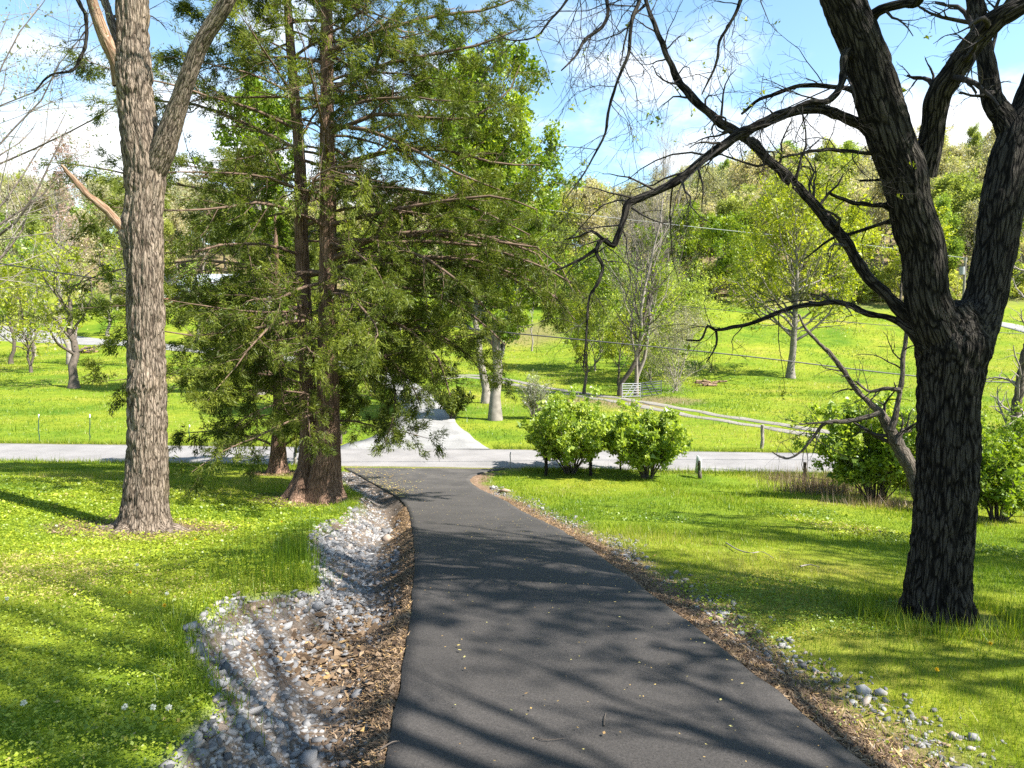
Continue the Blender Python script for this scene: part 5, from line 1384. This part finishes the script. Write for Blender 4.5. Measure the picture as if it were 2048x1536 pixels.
def blades(g, x, y, h, w, rng, lean=.5, tone=None):
    n = len(x)
    a = rng.random(n) * 6.28; ln = np.abs(rng.normal(size=n)) * lean
    u = norm(np.stack([np.cos(a) * ln, np.sin(a) * ln, np.ones(n)], 1)); b_ = rng.random(n) * 6.28
    wv = np.stack([np.cos(b_), np.sin(b_), np.zeros(n)], 1)
    c = np.stack([x, y, H(x, y) - .004], 1)
    hh = (h * np.exp(.35 * rng.normal(size=n)))[:, None]
    ww = np.broadcast_to(np.asarray(w), (n,))[:, None]
    v = np.stack([c - wv * ww * .5, c + wv * ww * .5, c + u * hh], 1)
    r = rng.random(n) if tone is None else np.clip(tone + .25 * rng.normal(size=n), 0, 1)
    g.add(v.reshape(-1, 3), f3=np.arange(n * 3).reshape(-1, 3), rnd=np.repeat(r, 3))
def tonef(x, y): return np.clip(.5 + 1.6 * (noise2(x, y, .4, 41) - .5) + .5 * (noise2(x, y, 2.3, 42) - .5), 0, 1)
rng = np.random.default_rng(101)
gg = Geo()
x, y = scatter_lawn(430000, 3.4, 28, -.45, rng)
k = lawn_free(x, y, rng); x, y = x[k], y[k]
tall = np.clip(noise2(x, y, .8, 43) * 1.5 - .2, .25, 1.4)
left = x < xl_drive(y)
tall = np.where(left & (y < 13), tall * .62, tall)
sc = np.clip(y / 9, .7, 2.2)
blades(gg, x, y, .085 * tall * sc ** .5, .0075 * sc, rng, .55, tonef(x, y))
# longer tufts along edges of ditch and trees
m_ = 9000
y2 = 4 + 16 * rng.random(m_); x2 = xl_ditch(y2) - rng.normal(size=m_) * .2 - .14
kk = noise2(x2, y2, 1.1, 47) > .48
blades(gg, x2[kk], y2[kk], .13, .009, rng, .7, tonef(x2, y2)[kk] * .8)
a_ = rng.random(2600) * 6.28; d_ = .62 + np.abs(rng.normal(size=2600)) * .22
blades(gg, base_r[0] + np.cos(a_) * d_, base_r[1] + np.sin(a_) * d_, .17, .007, rng, .45)
b4 = G(600, 1130)
x2 = b4[0] + rng.normal(size=900) * .45; y2 = b4[1] + rng.normal(size=900) * .8; k = lawn_free(x2, y2, rng)
blades(gg, x2[k], y2[k], .38, .008, rng, .18, np.full(k.sum(), .15))
tag(gg.build('lawn_grass', M['grass']), 'short spring grass covering the lawn on both sides', 'grass', kind='stuff')
gg = Geo()
x, y = scatter_lawn(370000, 3.2, 19, -.7, rng)
k = lawn_free(x, y, rng) & ((x < xl_drive(y)) | (noise2(x, y, .5, 51) > .62)); x, y = x[k], y[k]
n = len(x)
u = norm(rng.normal(size=(n, 3)) * np.array([1, 1, .45])); nn = norm(np.stack([rng.normal(size=n) * .55, rng.normal(size=n) * .55, np.ones(n)], 1)); w = norm(np.cross(u, nn))
hz_ = (.012 + .06 * rng.random(n)) * np.clip(noise2(x, y, 1.5, 53) * 1.6, .3, 1.4)
sc = np.clip(y / 8, .75, 1.8)
add_leaf(gg, np.stack([x, y, H(x, y) + hz_], 1), u, w, (.022 * sc * np.exp(.4 * rng.normal(size=n)))[:, None], .68, np.clip(tonef(x, y) + .2 * rng.normal(size=n), 0, 1))
tag(gg.build('lawn_weeds', M['clover']), 'low broad-leaved weeds mixed through the left lawn', 'weeds', kind='stuff')
gg = Geo()
x, y = scatter_lawn(150000, 31, 115, -.4, rng, .85)
rd = road_d(x, y); k = (rd < -.15) & (near_line(x, y, drive_far_s[::2]) > .05) & ((near_line(x, y, track_s[::2]) > .0) | (rng.random(len(x)) < .08))
x, y = x[k], y[k]
sc = y / 30
blades(gg, x, y, .11 * np.clip(noise2(x, y, .35, 61) * 1.6, .4, 1.4) * sc ** .4, .028 * sc, rng, .7, np.clip(1.5 * tonef(x * .3, y * .3) - .28, 0, 1))
m_ = 26000
x2 = rng.uniform(-34, 36, m_); y2 = rng.uniform(33, 72, m_); kk = (noise2(x2, y2, .55, 65) > .66) & (road_d(x2, y2) < -.3) & (near_line(x2, y2, drive_far_s[::2]) > .3) & (near_line(x2, y2, track_s[::2]) > .2)
blades(gg, x2[kk], y2[kk], .24, .04, rng, .5, np.full(kk.sum(), .12))
# taller grass and seedheads on the road banks
xb = rng.uniform(-30, 30, 30000); db = np.where(rng.random(30000) < .6, RW + .15 + np.abs(rng.normal(size=30000)) * .35, -.15 - np.abs(rng.normal(size=30000)) * .3)
pb = RA[None] + RT[None] * (xb - RA[0])[:, None] / RT[0] + RN[None] * db[:, None]
k = ~((db > 0) & (pb[:, 0] > -7.4) & (pb[:, 0] < .4)) & ((db > 0) | (near_line(pb[:, 0], pb[:, 1], drive_far_s[:12]) > .1))
blades(gg, pb[k, 0], pb[k, 1], .17, .022, rng, .5)
tag(gg.build('meadow_grass', M['grass']), 'bright meadow grass beyond and beside the road', 'grass', kind='stuff')
# dry stalks by the dark post on the right
gg = Geo()
b = G(1655, 985); x2 = b[0] + rng.normal(size=1500) * .75; y2 = b[1] + rng.normal(size=1500) * .5 + .3
blades(gg, x2, y2, .55, .014, rng, .35)
b = G(1560, 960); x2 = b[0] + rng.normal(size=500) * .5; y2 = b[1] + rng.normal(size=500) * .4
blades(gg, x2, y2, .3, .012, rng, .35)
b = G(1760, 1010); x2 = b[0] + rng.normal(size=500) * .9; y2 = b[1] - .5 + rng.normal(size=500) * .3
blades(gg, x2, y2, .35, .012, rng, .4)
tag(gg.build('dry_weeds', M['dry_weed']), 'brown dead weed stalks under the big right bush', 'weeds', kind='stuff')

# dandelions and white clover heads on the left lawn
fl = None
for i, (px, py, kind_) in enumerate([(562, 1054, 'y'), (390, 1093, 'y'), (258, 1205, 'y'), (327, 1233, 'y'), (12, 1218, 'w'), (45, 1437, 'w'), (247, 1445, 'w'), (304, 1446, 'w'), (335, 1447, 'w'), (273, 1146, 'w'), (332, 1207, 'w'), (112, 1064, 'w'), (1978, 1309, 'y'), (1871, 1363, 'y')]):
    b = G(px, py)
    t_ = thing('dandelion' if kind_ == 'y' else 'seed_head', {'y': 'yellow dandelion flower in the lawn', 'w': 'white round seed head in the left lawn'}[kind_], 'flower', b, {'y': 'yellow dandelions in the lawn', 'w': 'white seed heads in the left lawn'}[kind_])
    gs = Geo(); tube_batch(gs, np.array([[b, b + [.004, 0, .05], b + [.01, .004, .1]]]), np.full((1, 3), .0025), 4); part(gs, 'stem', M['grass'], t_)
    gh = Geo(); m_ = 60; d_ = norm(rng.normal(size=(m_, 3)) + np.array([0, 0, .8 if kind_ == 'y' else 0]))
    c = b + np.array([.01, .004, .1]) + d_ * .011; w = norm(np.cross(d_, rng.normal(size=(m_, 3))))
    add_leaf(gh, c, d_, w, np.full((m_, 1), .02), .4, rng.random(m_)); part(gh, 'flower_head', M['dandelion' if kind_ == 'y' else 'seed_white'], t_)

# fallen sticks
def stick(label, pts, r, mat='twig_pale'):
    c = np.array([G(a, b) + np.array([0, 0, h]) for a, b, h in pts]); c = np.column_stack([c, np.linspace(r, r * .4, len(c))])
    b_, rr_ = batch(*[catmull(c, .05)[:, :3], catmull(c, .05)[:, 3]], 24); g_ = Geo(); tube_batch(g_, b_, rr_, 6)
    tag(g_.build('fallen_stick', M[mat], None, True), label, 'stick')
stick('long curved pale stick lying in the right lawn', [(1452, 1090, .04), (1475, 1105, .05), (1500, 1112, .05), (1525, 1110, .05), (1548, 1122, .04)], .012)
stick('short forked stick in the grass right of the curved stick', [(1600, 1138, .04), (1620, 1136, .05), (1640, 1140, .04)], .012)
stick('thin curved twig on the asphalt at the bottom', [(1070, 1490, .055), (1085, 1496, .06), (1110, 1496, .06), (1130, 1492, .055)], .004, 'bark_mid')
stick('small upright-pointing twig on the asphalt', [(1208, 1466, .055), (1209, 1452, .06), (1212, 1440, .055)], .005, 'bark_mid')
stick('bent twig at the lower left driveway edge', [(762, 1516, .06), (785, 1508, .08), (800, 1500, .06)], .006, 'bark_mid')

# ------------------------------------------------------------------ fence posts, gates, sign, mailbox
rng = np.random.default_rng(111)
def post(label, px, py_base, py_top, w, mat='wood_post', lean=0.0, group=None, cap=None, name='fence_post'):
    b = G(px, py_base); top = P(px + lean, py_top, float(b[1]))
    hgt = float(top[2] - b[2])
    t_ = thing(name, label, 'post', b, group)
    g_ = Geo(); n = 7
    t = np.linspace(-.12, 1, n)[:, None]
    p = b + (top - b) * t + rng.normal(size=(n, 3)) * .006
    r = w * .5 * np.array([1.08, 1.03, 1, .97, .98, .95, .93]) * (1 + rng.normal(size=n) * .03)
    hero_limb(g_, np.column_stack([p, r]), 14, .08, .008, rng.random() * 9, .05, world=True)
    part(g_, 'shaft', M[mat], t_, True, True)
    if cap:
        g_ = Geo(); g_.add(*[np.zeros((0, 3))]) if False else None
        q = np.array([p[-1] - (p[-1] - p[0]) * .1, p[-1] + [0, 0, .012]]); tube_batch(g_, q[None], np.full((1, 2), w * .62), 8); part(g_, 'tip', M[cap], t_)
    return t_
M['bark_post'] = M['bark_dark']
post('dark wooden post under the left green bush', 1092, 952, 905, .13, 'bark_dark')
post('dark wooden post between the two green bushes', 1181, 952, 908, .13, 'bark_dark')
post('slim dark post under the right green bush', 1241, 943, 912, .09, 'bark_dark')
post('thin grey steel stake left of the green bushes', 1020, 938, 905, .04, 'metal_grey', name='steel_stake')
post('dark square post beside the dry weeds on the right', 1609, 968, 924, .13, 'bark_dark')
post('pale broken split post across the road on the right', 1523, 897, 850, .16, 'post_pale', lean=3)
post('grey post left of the gravel drive mouth', 681, 888, 850, .16, 'bark_mid_h')
post('dark post deep in the cedar shade by the gravel drive', 775, 832, 800, .18, 'bark_dark')
for k, (px, pb_, pt_) in enumerate([(78, 885, 829), (180, 881, 829), (379, 884, 850), (476, 884, 850)]):
    post(['leftmost green steel fence post with white tip across the road', 'second green steel fence post with white tip from the left', 'thin green steel post right of the pale trunk, across the road', 'thin green steel post left of the small cedar, across the road'][k], px, pb_, pt_, .045, 'steel_green', cap='white_paint', name='steel_fence_post')

# leaning sign board on a short post
b = G(1400, 957); DS = float(b[1])
t_ = thing('sign_board', 'weathered sign board seen edge-on, leaning on a short post by the road', 'sign', b)
g_ = Geo(); pt = P(1399, 922, DS); hero_limb(g_, np.array([np.append(b - [0, 0, .1], .075), np.append((b + pt) / 2, .07), np.append(pt, .062)]), 12, .06, .006, 4., .05, world=True); part(g_, 'post', M['bark_mid_h'], t_, True, True)
def quad_slab(g, c4, th):
    c4 = np.array(c4); nrm = norm(np.cross(c4[1] - c4[0], c4[3] - c4[0])); v = np.vstack([c4 + nrm * th / 2, c4 - nrm * th / 2])
    g.add(v, f4=[[0, 1, 2, 3], [7, 6, 5, 4], [0, 4, 5, 1], [1, 5, 6, 2], [2, 6, 7, 3], [3, 7, 4, 0]])
# the board turned strongly away from the viewer: near edge right, far edge left
A = P(1390, 945, DS + .35); Bq = P(1401, 952, DS - .06); Cq = P(1403, 918, DS - .06); Dq = P(1394, 910, DS + .35)
g_ = Geo(); quad_slab(g_, [A, Bq, Cq, Dq], .025); brd = part(g_, 'board', M['sign_face'], t_)
cc = np.array([A, Bq, Cq, Dq]); ctr = cc.mean(0); nrm = norm(np.cross(Bq - A, Dq - A))
low = [A + (Bq - A) * .12 + (Dq - A) * .06, A + (Bq - A) * .88 + (Cq - Bq) * .06, A + (Bq - A) * .88 + (Cq - Bq) * .52, A + (Bq - A) * .12 + (Dq - A) * .52]
for sgn in (-1, 1):
    g_ = Geo(); quad_slab(g_, np.array(low) + nrm * sgn * .016, .004); part(g_, 'painted_panel', M['sign_green'], brd)

# mailbox on its post behind the cedar
b = G(590, 932); DM = float(b[1])
t_ = thing('mailbox', 'grey mailbox on a pale post beside the road, left of the cedar trunks', 'mailbox', b)
g_ = Geo(); g_.bar(b - [0, 0, .1], P(590, 905, DM), .1); g_.bar(P(590, 905, DM), P(598, 903, DM), .08); part(g_, 'post', M['wood_pale'], t_)
c = P(596, 898, DM); g_ = Geo()
th = np.linspace(0, pi, 9); prof_ = [(-.09, -.1)] + [(.09 * cos(pi - a) * 1, .02 + .09 * sin(a)) for a in th] + [(.09, -.1)]
pr = np.array(prof_); k = len(pr)
v = np.vstack([np.column_stack([c[0] + pr[:, 0], np.full(k, c[1] - .22), c[2] + pr[:, 1]]), np.column_stack([c[0] + pr[:, 0], np.full(k, c[1] + .22), c[2] + pr[:, 1]])])
f4 = [[i, (i + 1) % k, k + (i + 1) % k, k + i] for i in range(k)]
f3 = [[0, i + 1, i] for i in range(1, k - 1)] + [[k, k + i, k + i + 1] for i in range(1, k - 1)]
g_.add(v, f3=f3, f4=f4); bx_ = part(g_, 'box', M['metal_dark'], t_)
g_ = Geo(); g_.box(c + [.1, -.05, .05], (.012, .03, .12)); part(g_, 'flag', M['brick'], bx_)
g_ = Geo(); g_.box(c + [0, -.235, .03], (.03, .02, .02)); part(g_, 'door_latch', M['metal_grey'], bx_)

# two pipe gates
def gate(label, p0, p1, hgt, diag, mat):
    a = G(*p0); b_ = on_ground(*G(*p1)[:2])
    t_ = thing('farm_gate', label, 'gate', a)
    up_ = np.array([0, 0, 1.])
    for k in range(6):
        z = .12 + (hgt - .12) * (k / 5) ** .85
        g_ = Geo(); q = np.array([a + up_ * z, b_ + up_ * z])[None]; tube_batch(g_, q, np.full((1, 2), .03), 8); part(g_, 'rail', M[mat], t_, True)
    for s in (0, 1):
        e = a if s == 0 else b_
        g_ = Geo(); tube_batch(g_, np.array([e, e + up_ * (hgt + .06)])[None], np.full((1, 2), .035), 8); part(g_, 'end_stile', M[mat], t_, True)
    for f0, f1 in diag:
        g_ = Geo(); o_ = np.array([0, -.05, 0]); tube_batch(g_, np.array([a + (b_ - a) * f0 + up_ * .05 + o_, a + (b_ - a) * f1 + up_ * (hgt + .02) + o_])[None], np.full((1, 2), .035), 8); part(g_, 'brace', M[mat], t_, True)
gate('pale pipe gate with two diagonal braces, left of the pair', (1244, 796), (1281, 795), 1.15, ((.12, .62), (.36, .9)), 'metal_grey')
gate('darker pipe gate overgrown by brush, right of the pair', (1284, 795), (1322, 790), 1.2, ((.55, .12), (.85, .4)), 'metal_dark')

# log pile, brush heap, stacked wood on the left
def log_pile(name, label, c, n, L, r0, spread, mat, rng, cat):
    t_ = thing(name, label, cat, c)
    for k in range(n):
        row = int(k ** .5); a = rng.normal() * .35
        d = np.array([cos(a), sin(a) * .7, rng.normal() * .14]); m_ = c + np.array([rng.normal() * spread, rng.normal() * spread * .5, r0 + r0 * 1.5 * (k % 3)])
        r = r0 * rng.uniform(.6, 1.15); l_ = L * rng.uniform(.6, 1.1)
        g_ = Geo(); q = np.array([m_ - d * l_ / 2, m_, m_ + d * l_ / 2])
        hero_limb(g_, np.column_stack([q, [r, r * .97, r * .92]]), 10, .2, .01, rng.random() * 9, .06, world=True); part(g_, 'log', M[mat], t_, True, True)
log_pile('log_pile', 'heap of split brown logs at the thicket end', G(1412, 772), 16, 1.1, .11, .55, 'dead_wood_h', rng, 'log pile')
log_pile('log_pile', 'short stack of cut logs by the left field tree', G(178, 706), 10, 1.4, .17, .5, 'dead_wood_h', rng, 'log pile')
b = G(1432, 578)
t_ = thing('brush_heap', 'long heap of pale cut branches at the wood edge', 'brush heap', b)
g_ = Geo(); K = 220
c0 = b + rng.normal(size=(K, 3)) * np.array([3.6, 1.0, .4]) + np.array([0, 0, .7]); d = norm(rng.normal(size=(K, 3)) * np.array([1, .5, .22])); l_ = rng.uniform(.8, 2.6, (K, 1))
tube_batch(g_, np.stack([c0 - d * l_ / 2, c0 + rng.normal(size=(K, 3)) * .1, c0 + d * l_ / 2], 1), np.tile([.05, .04, .015], (K, 1)), 4); part(g_, 'branches', M['twig_pale'], t_)['kind'] = 'stuff'

# ------------------------------------------------------------------ utility pole and wires
DP = 92.
pt = P(1931, 514, DP); b = on_ground(pt[0], pt[1])
t_ = thing('utility_pole', 'grey utility pole with small transformer seen in the fork of the dark tree', 'utility pole', b)
g_ = Geo(); tube_batch(g_, np.array([[b - [0, 0, .2], (b + pt) / 2, pt]]), np.array([[.2, .18, .15]]), 10); part(g_, 'shaft', M['bark_far'], t_, True)
tr_ = P(1924, 541, DP); g_ = Geo(); tube_batch(g_, np.array([[tr_ - [0, 0, .55], tr_ + [0, 0, .5]]]), np.full((1, 2), .32), 12); part(g_, 'transformer', M['metal_grey'], t_, True)
g_ = Geo(); g_.bar(tr_, tr_ + [.5, 0, 0], .08); part(g_, 'bracket', M['metal_grey'], t_)
for s in (-.18, .16):
    g_ = Geo(); q = pt + np.array([s, 0, -.5]); tube_batch(g_, np.array([[q, q + [0, 0, .35]]]), np.full((1, 2), .07), 8); part(g_, 'insulator', M['metal_grey'], t_, True)
def wire(label, ctrl, r, mat):
    c = np.array([P(a, b_, d) for a, b_, d in ctrl]); c = catmull(np.column_stack([c, np.full(len(c), r)]), 1.5)
    g_ = Geo(); tube_batch(g_, c[None, :, :3], c[None, :, 3], 5)
    tag(g_.build('overhead_wire', M[mat], None, True), label, 'wire')
wire('thick black wire sagging from upper left to lower right', [(-300, 480, 25), (0, 527, 25.2), (170, 553, 25.4), (560, 608, 25.8), (940, 657, 26.2), (1200, 683, 26.5), (1490, 712, 27), (1830, 752, 27.3), (2048, 766, 27.6), (2500, 775, 28)], .026, 'cable')
wire('thinner black wire above the thick one, over the right meadow', [(-300, 430, 64), (300, 510, 62), (940, 575, 60), (1350, 611, 58), (1700, 645, 56), (2048, 668, 55), (2500, 690, 53)], .026, 'cable')
wire('thin pale wire running to the utility pole', [(-200, 270, 70), (500, 350, 75), (1030, 412, 80), (1230, 436, 82), (1400, 455, 84), (1700, 486, 88), (1931, 516, DP)], .03, 'cable_pale')

# ------------------------------------------------------------------ house on the left slope
DH = 158.
hb = G(395, 606); hx, hy, hz = hb
t_ = thing('house', 'white house with long porch railing on the slope behind the left trunk', 'house', hb)
W, Dp = 17., 8.
def hp(g, name, mat, smooth=False): return part(g, name, M[mat], t_, smooth)
g_ = Geo(); g_.box((hx, hy + 2, hz + .1), (W, Dp + 4, 1.6)); hp(g_, 'brick_base', 'brick')
g_ = Geo(); g_.box((hx, hy + 4.2, hz + 2.4), (W - .2, Dp - .6, 3.0)); wall = hp(g_, 'wall', 'siding')
g_ = Geo(); g_.box((hx, hy - 2.4, hz + 1.0), (W + .2, 3.2, .2)); hp(g_, 'porch_floor', 'siding')
for i in range(7):
    g_ = Geo(); g_.box((hx - W / 2 + .2 + i * (W - .4) / 6, hy - 3.8, hz + 2.35), (.16, .16, 2.5)); hp(g_, 'porch_post', 'white_paint')
for z in (1.25, 1.95):
    g_ = Geo(); g_.box((hx, hy - 3.8, hz + z), (W, .08, .1)); hp(g_, 'railing', 'white_paint')
for i in range(90):
    g_ = Geo(); g_.box((hx - W / 2 + .1 + i * (W - .2) / 89, hy - 3.8, hz + 1.6), (.05, .05, .66)); hp(g_, 'baluster', 'white_paint')
for i in range(5):
    xx = hx - W / 2 + 2 + i * 3.2
    g_ = Geo(); g_.box((xx, hy + .42, hz + 2.5), (1.1 if i != 2 else 1.0, .1, 1.4 if i != 2 else 2.0)); w_ = hp(g_, 'window' if i != 2 else 'door', 'glass' if i != 2 else 'brick')
    if i != 2:
        g_ = Geo()
        for dx in (-.58, 0, .58): g_.box((xx + dx, hy + .34, hz + 2.5), (.08, .06, 1.5))
        for dz in (-.73, 0, .73): g_.box((xx, hy + .335, hz + 2.5 + dz), (1.24, .06, .08))
        part(g_, 'frame', M['white_paint'], w_)
    else:
        g_ = Geo(); g_.box((xx + .38, hy + .33, hz + 2.45), (.07, .08, .07)); part(g_, 'handle', M['metal_grey'], w_)
# gabled roof with overhang over the porch
g_ = Geo(); e0, e1, zr = hy - 4.3, hy + 8.8, hz + 3.7
xs_ = (hx - W / 2 - .5, hx + W / 2 + .5)
v = [(xs_[0], e0, zr), (xs_[1], e0, zr), (xs_[1], (e0 + e1) / 2 + 1, zr + 2.8), (xs_[0], (e0 + e1) / 2 + 1, zr + 2.8), (xs_[0], e1, zr), (xs_[1], e1, zr)]
v2 = [(a, b_, c - .2) for a, b_, c in v]
g_.add(np.array(v + v2), f4=[[0, 1, 2, 3], [3, 2, 5, 4], [7, 6, 9, 8], [8, 9, 10, 11], [0, 6, 7, 1], [4, 5, 11, 10], [0, 3, 9, 6], [3, 4, 10, 9], [1, 7, 8, 2], [2, 8, 11, 5]]); hp(g_, 'roof', 'roof')
# smaller grey-roofed shed to its right
sb_ = G(505, 625)
t_ = thing('shed', 'grey metal-roofed shed right of the white house, half hidden by cedar', 'shed', sb_)
g_ = Geo(); g_.box(sb_ + [0, 1, 1.3], (7, 5, 3.0)); part(g_, 'wall', M['siding'], t_)
g_ = Geo(); v = np.array([(-4, -2.2, 2.7), (4, -2.2, 2.7), (4, 1, 4.3), (-4, 1, 4.3), (-4, 4.2, 2.7), (4, 4.2, 2.7)]) + sb_
v = np.vstack([v, v - [0, 0, .15]]); g_.add(v, f4=[[0, 1, 2, 3], [3, 2, 5, 4], [7, 6, 9, 8], [8, 9, 10, 11], [0, 6, 7, 1], [4, 5, 11, 10], [0, 3, 9, 6], [3, 4, 10, 9], [1, 7, 8, 2], [2, 8, 11, 5]]); part(g_, 'roof', M['metal_grey'], t_)
g_ = Geo(); g_.box(sb_ + [0, -1.53, 1.1], (1.2, .06, 2.1)); part(g_, 'door', M['wood_post'], t_)
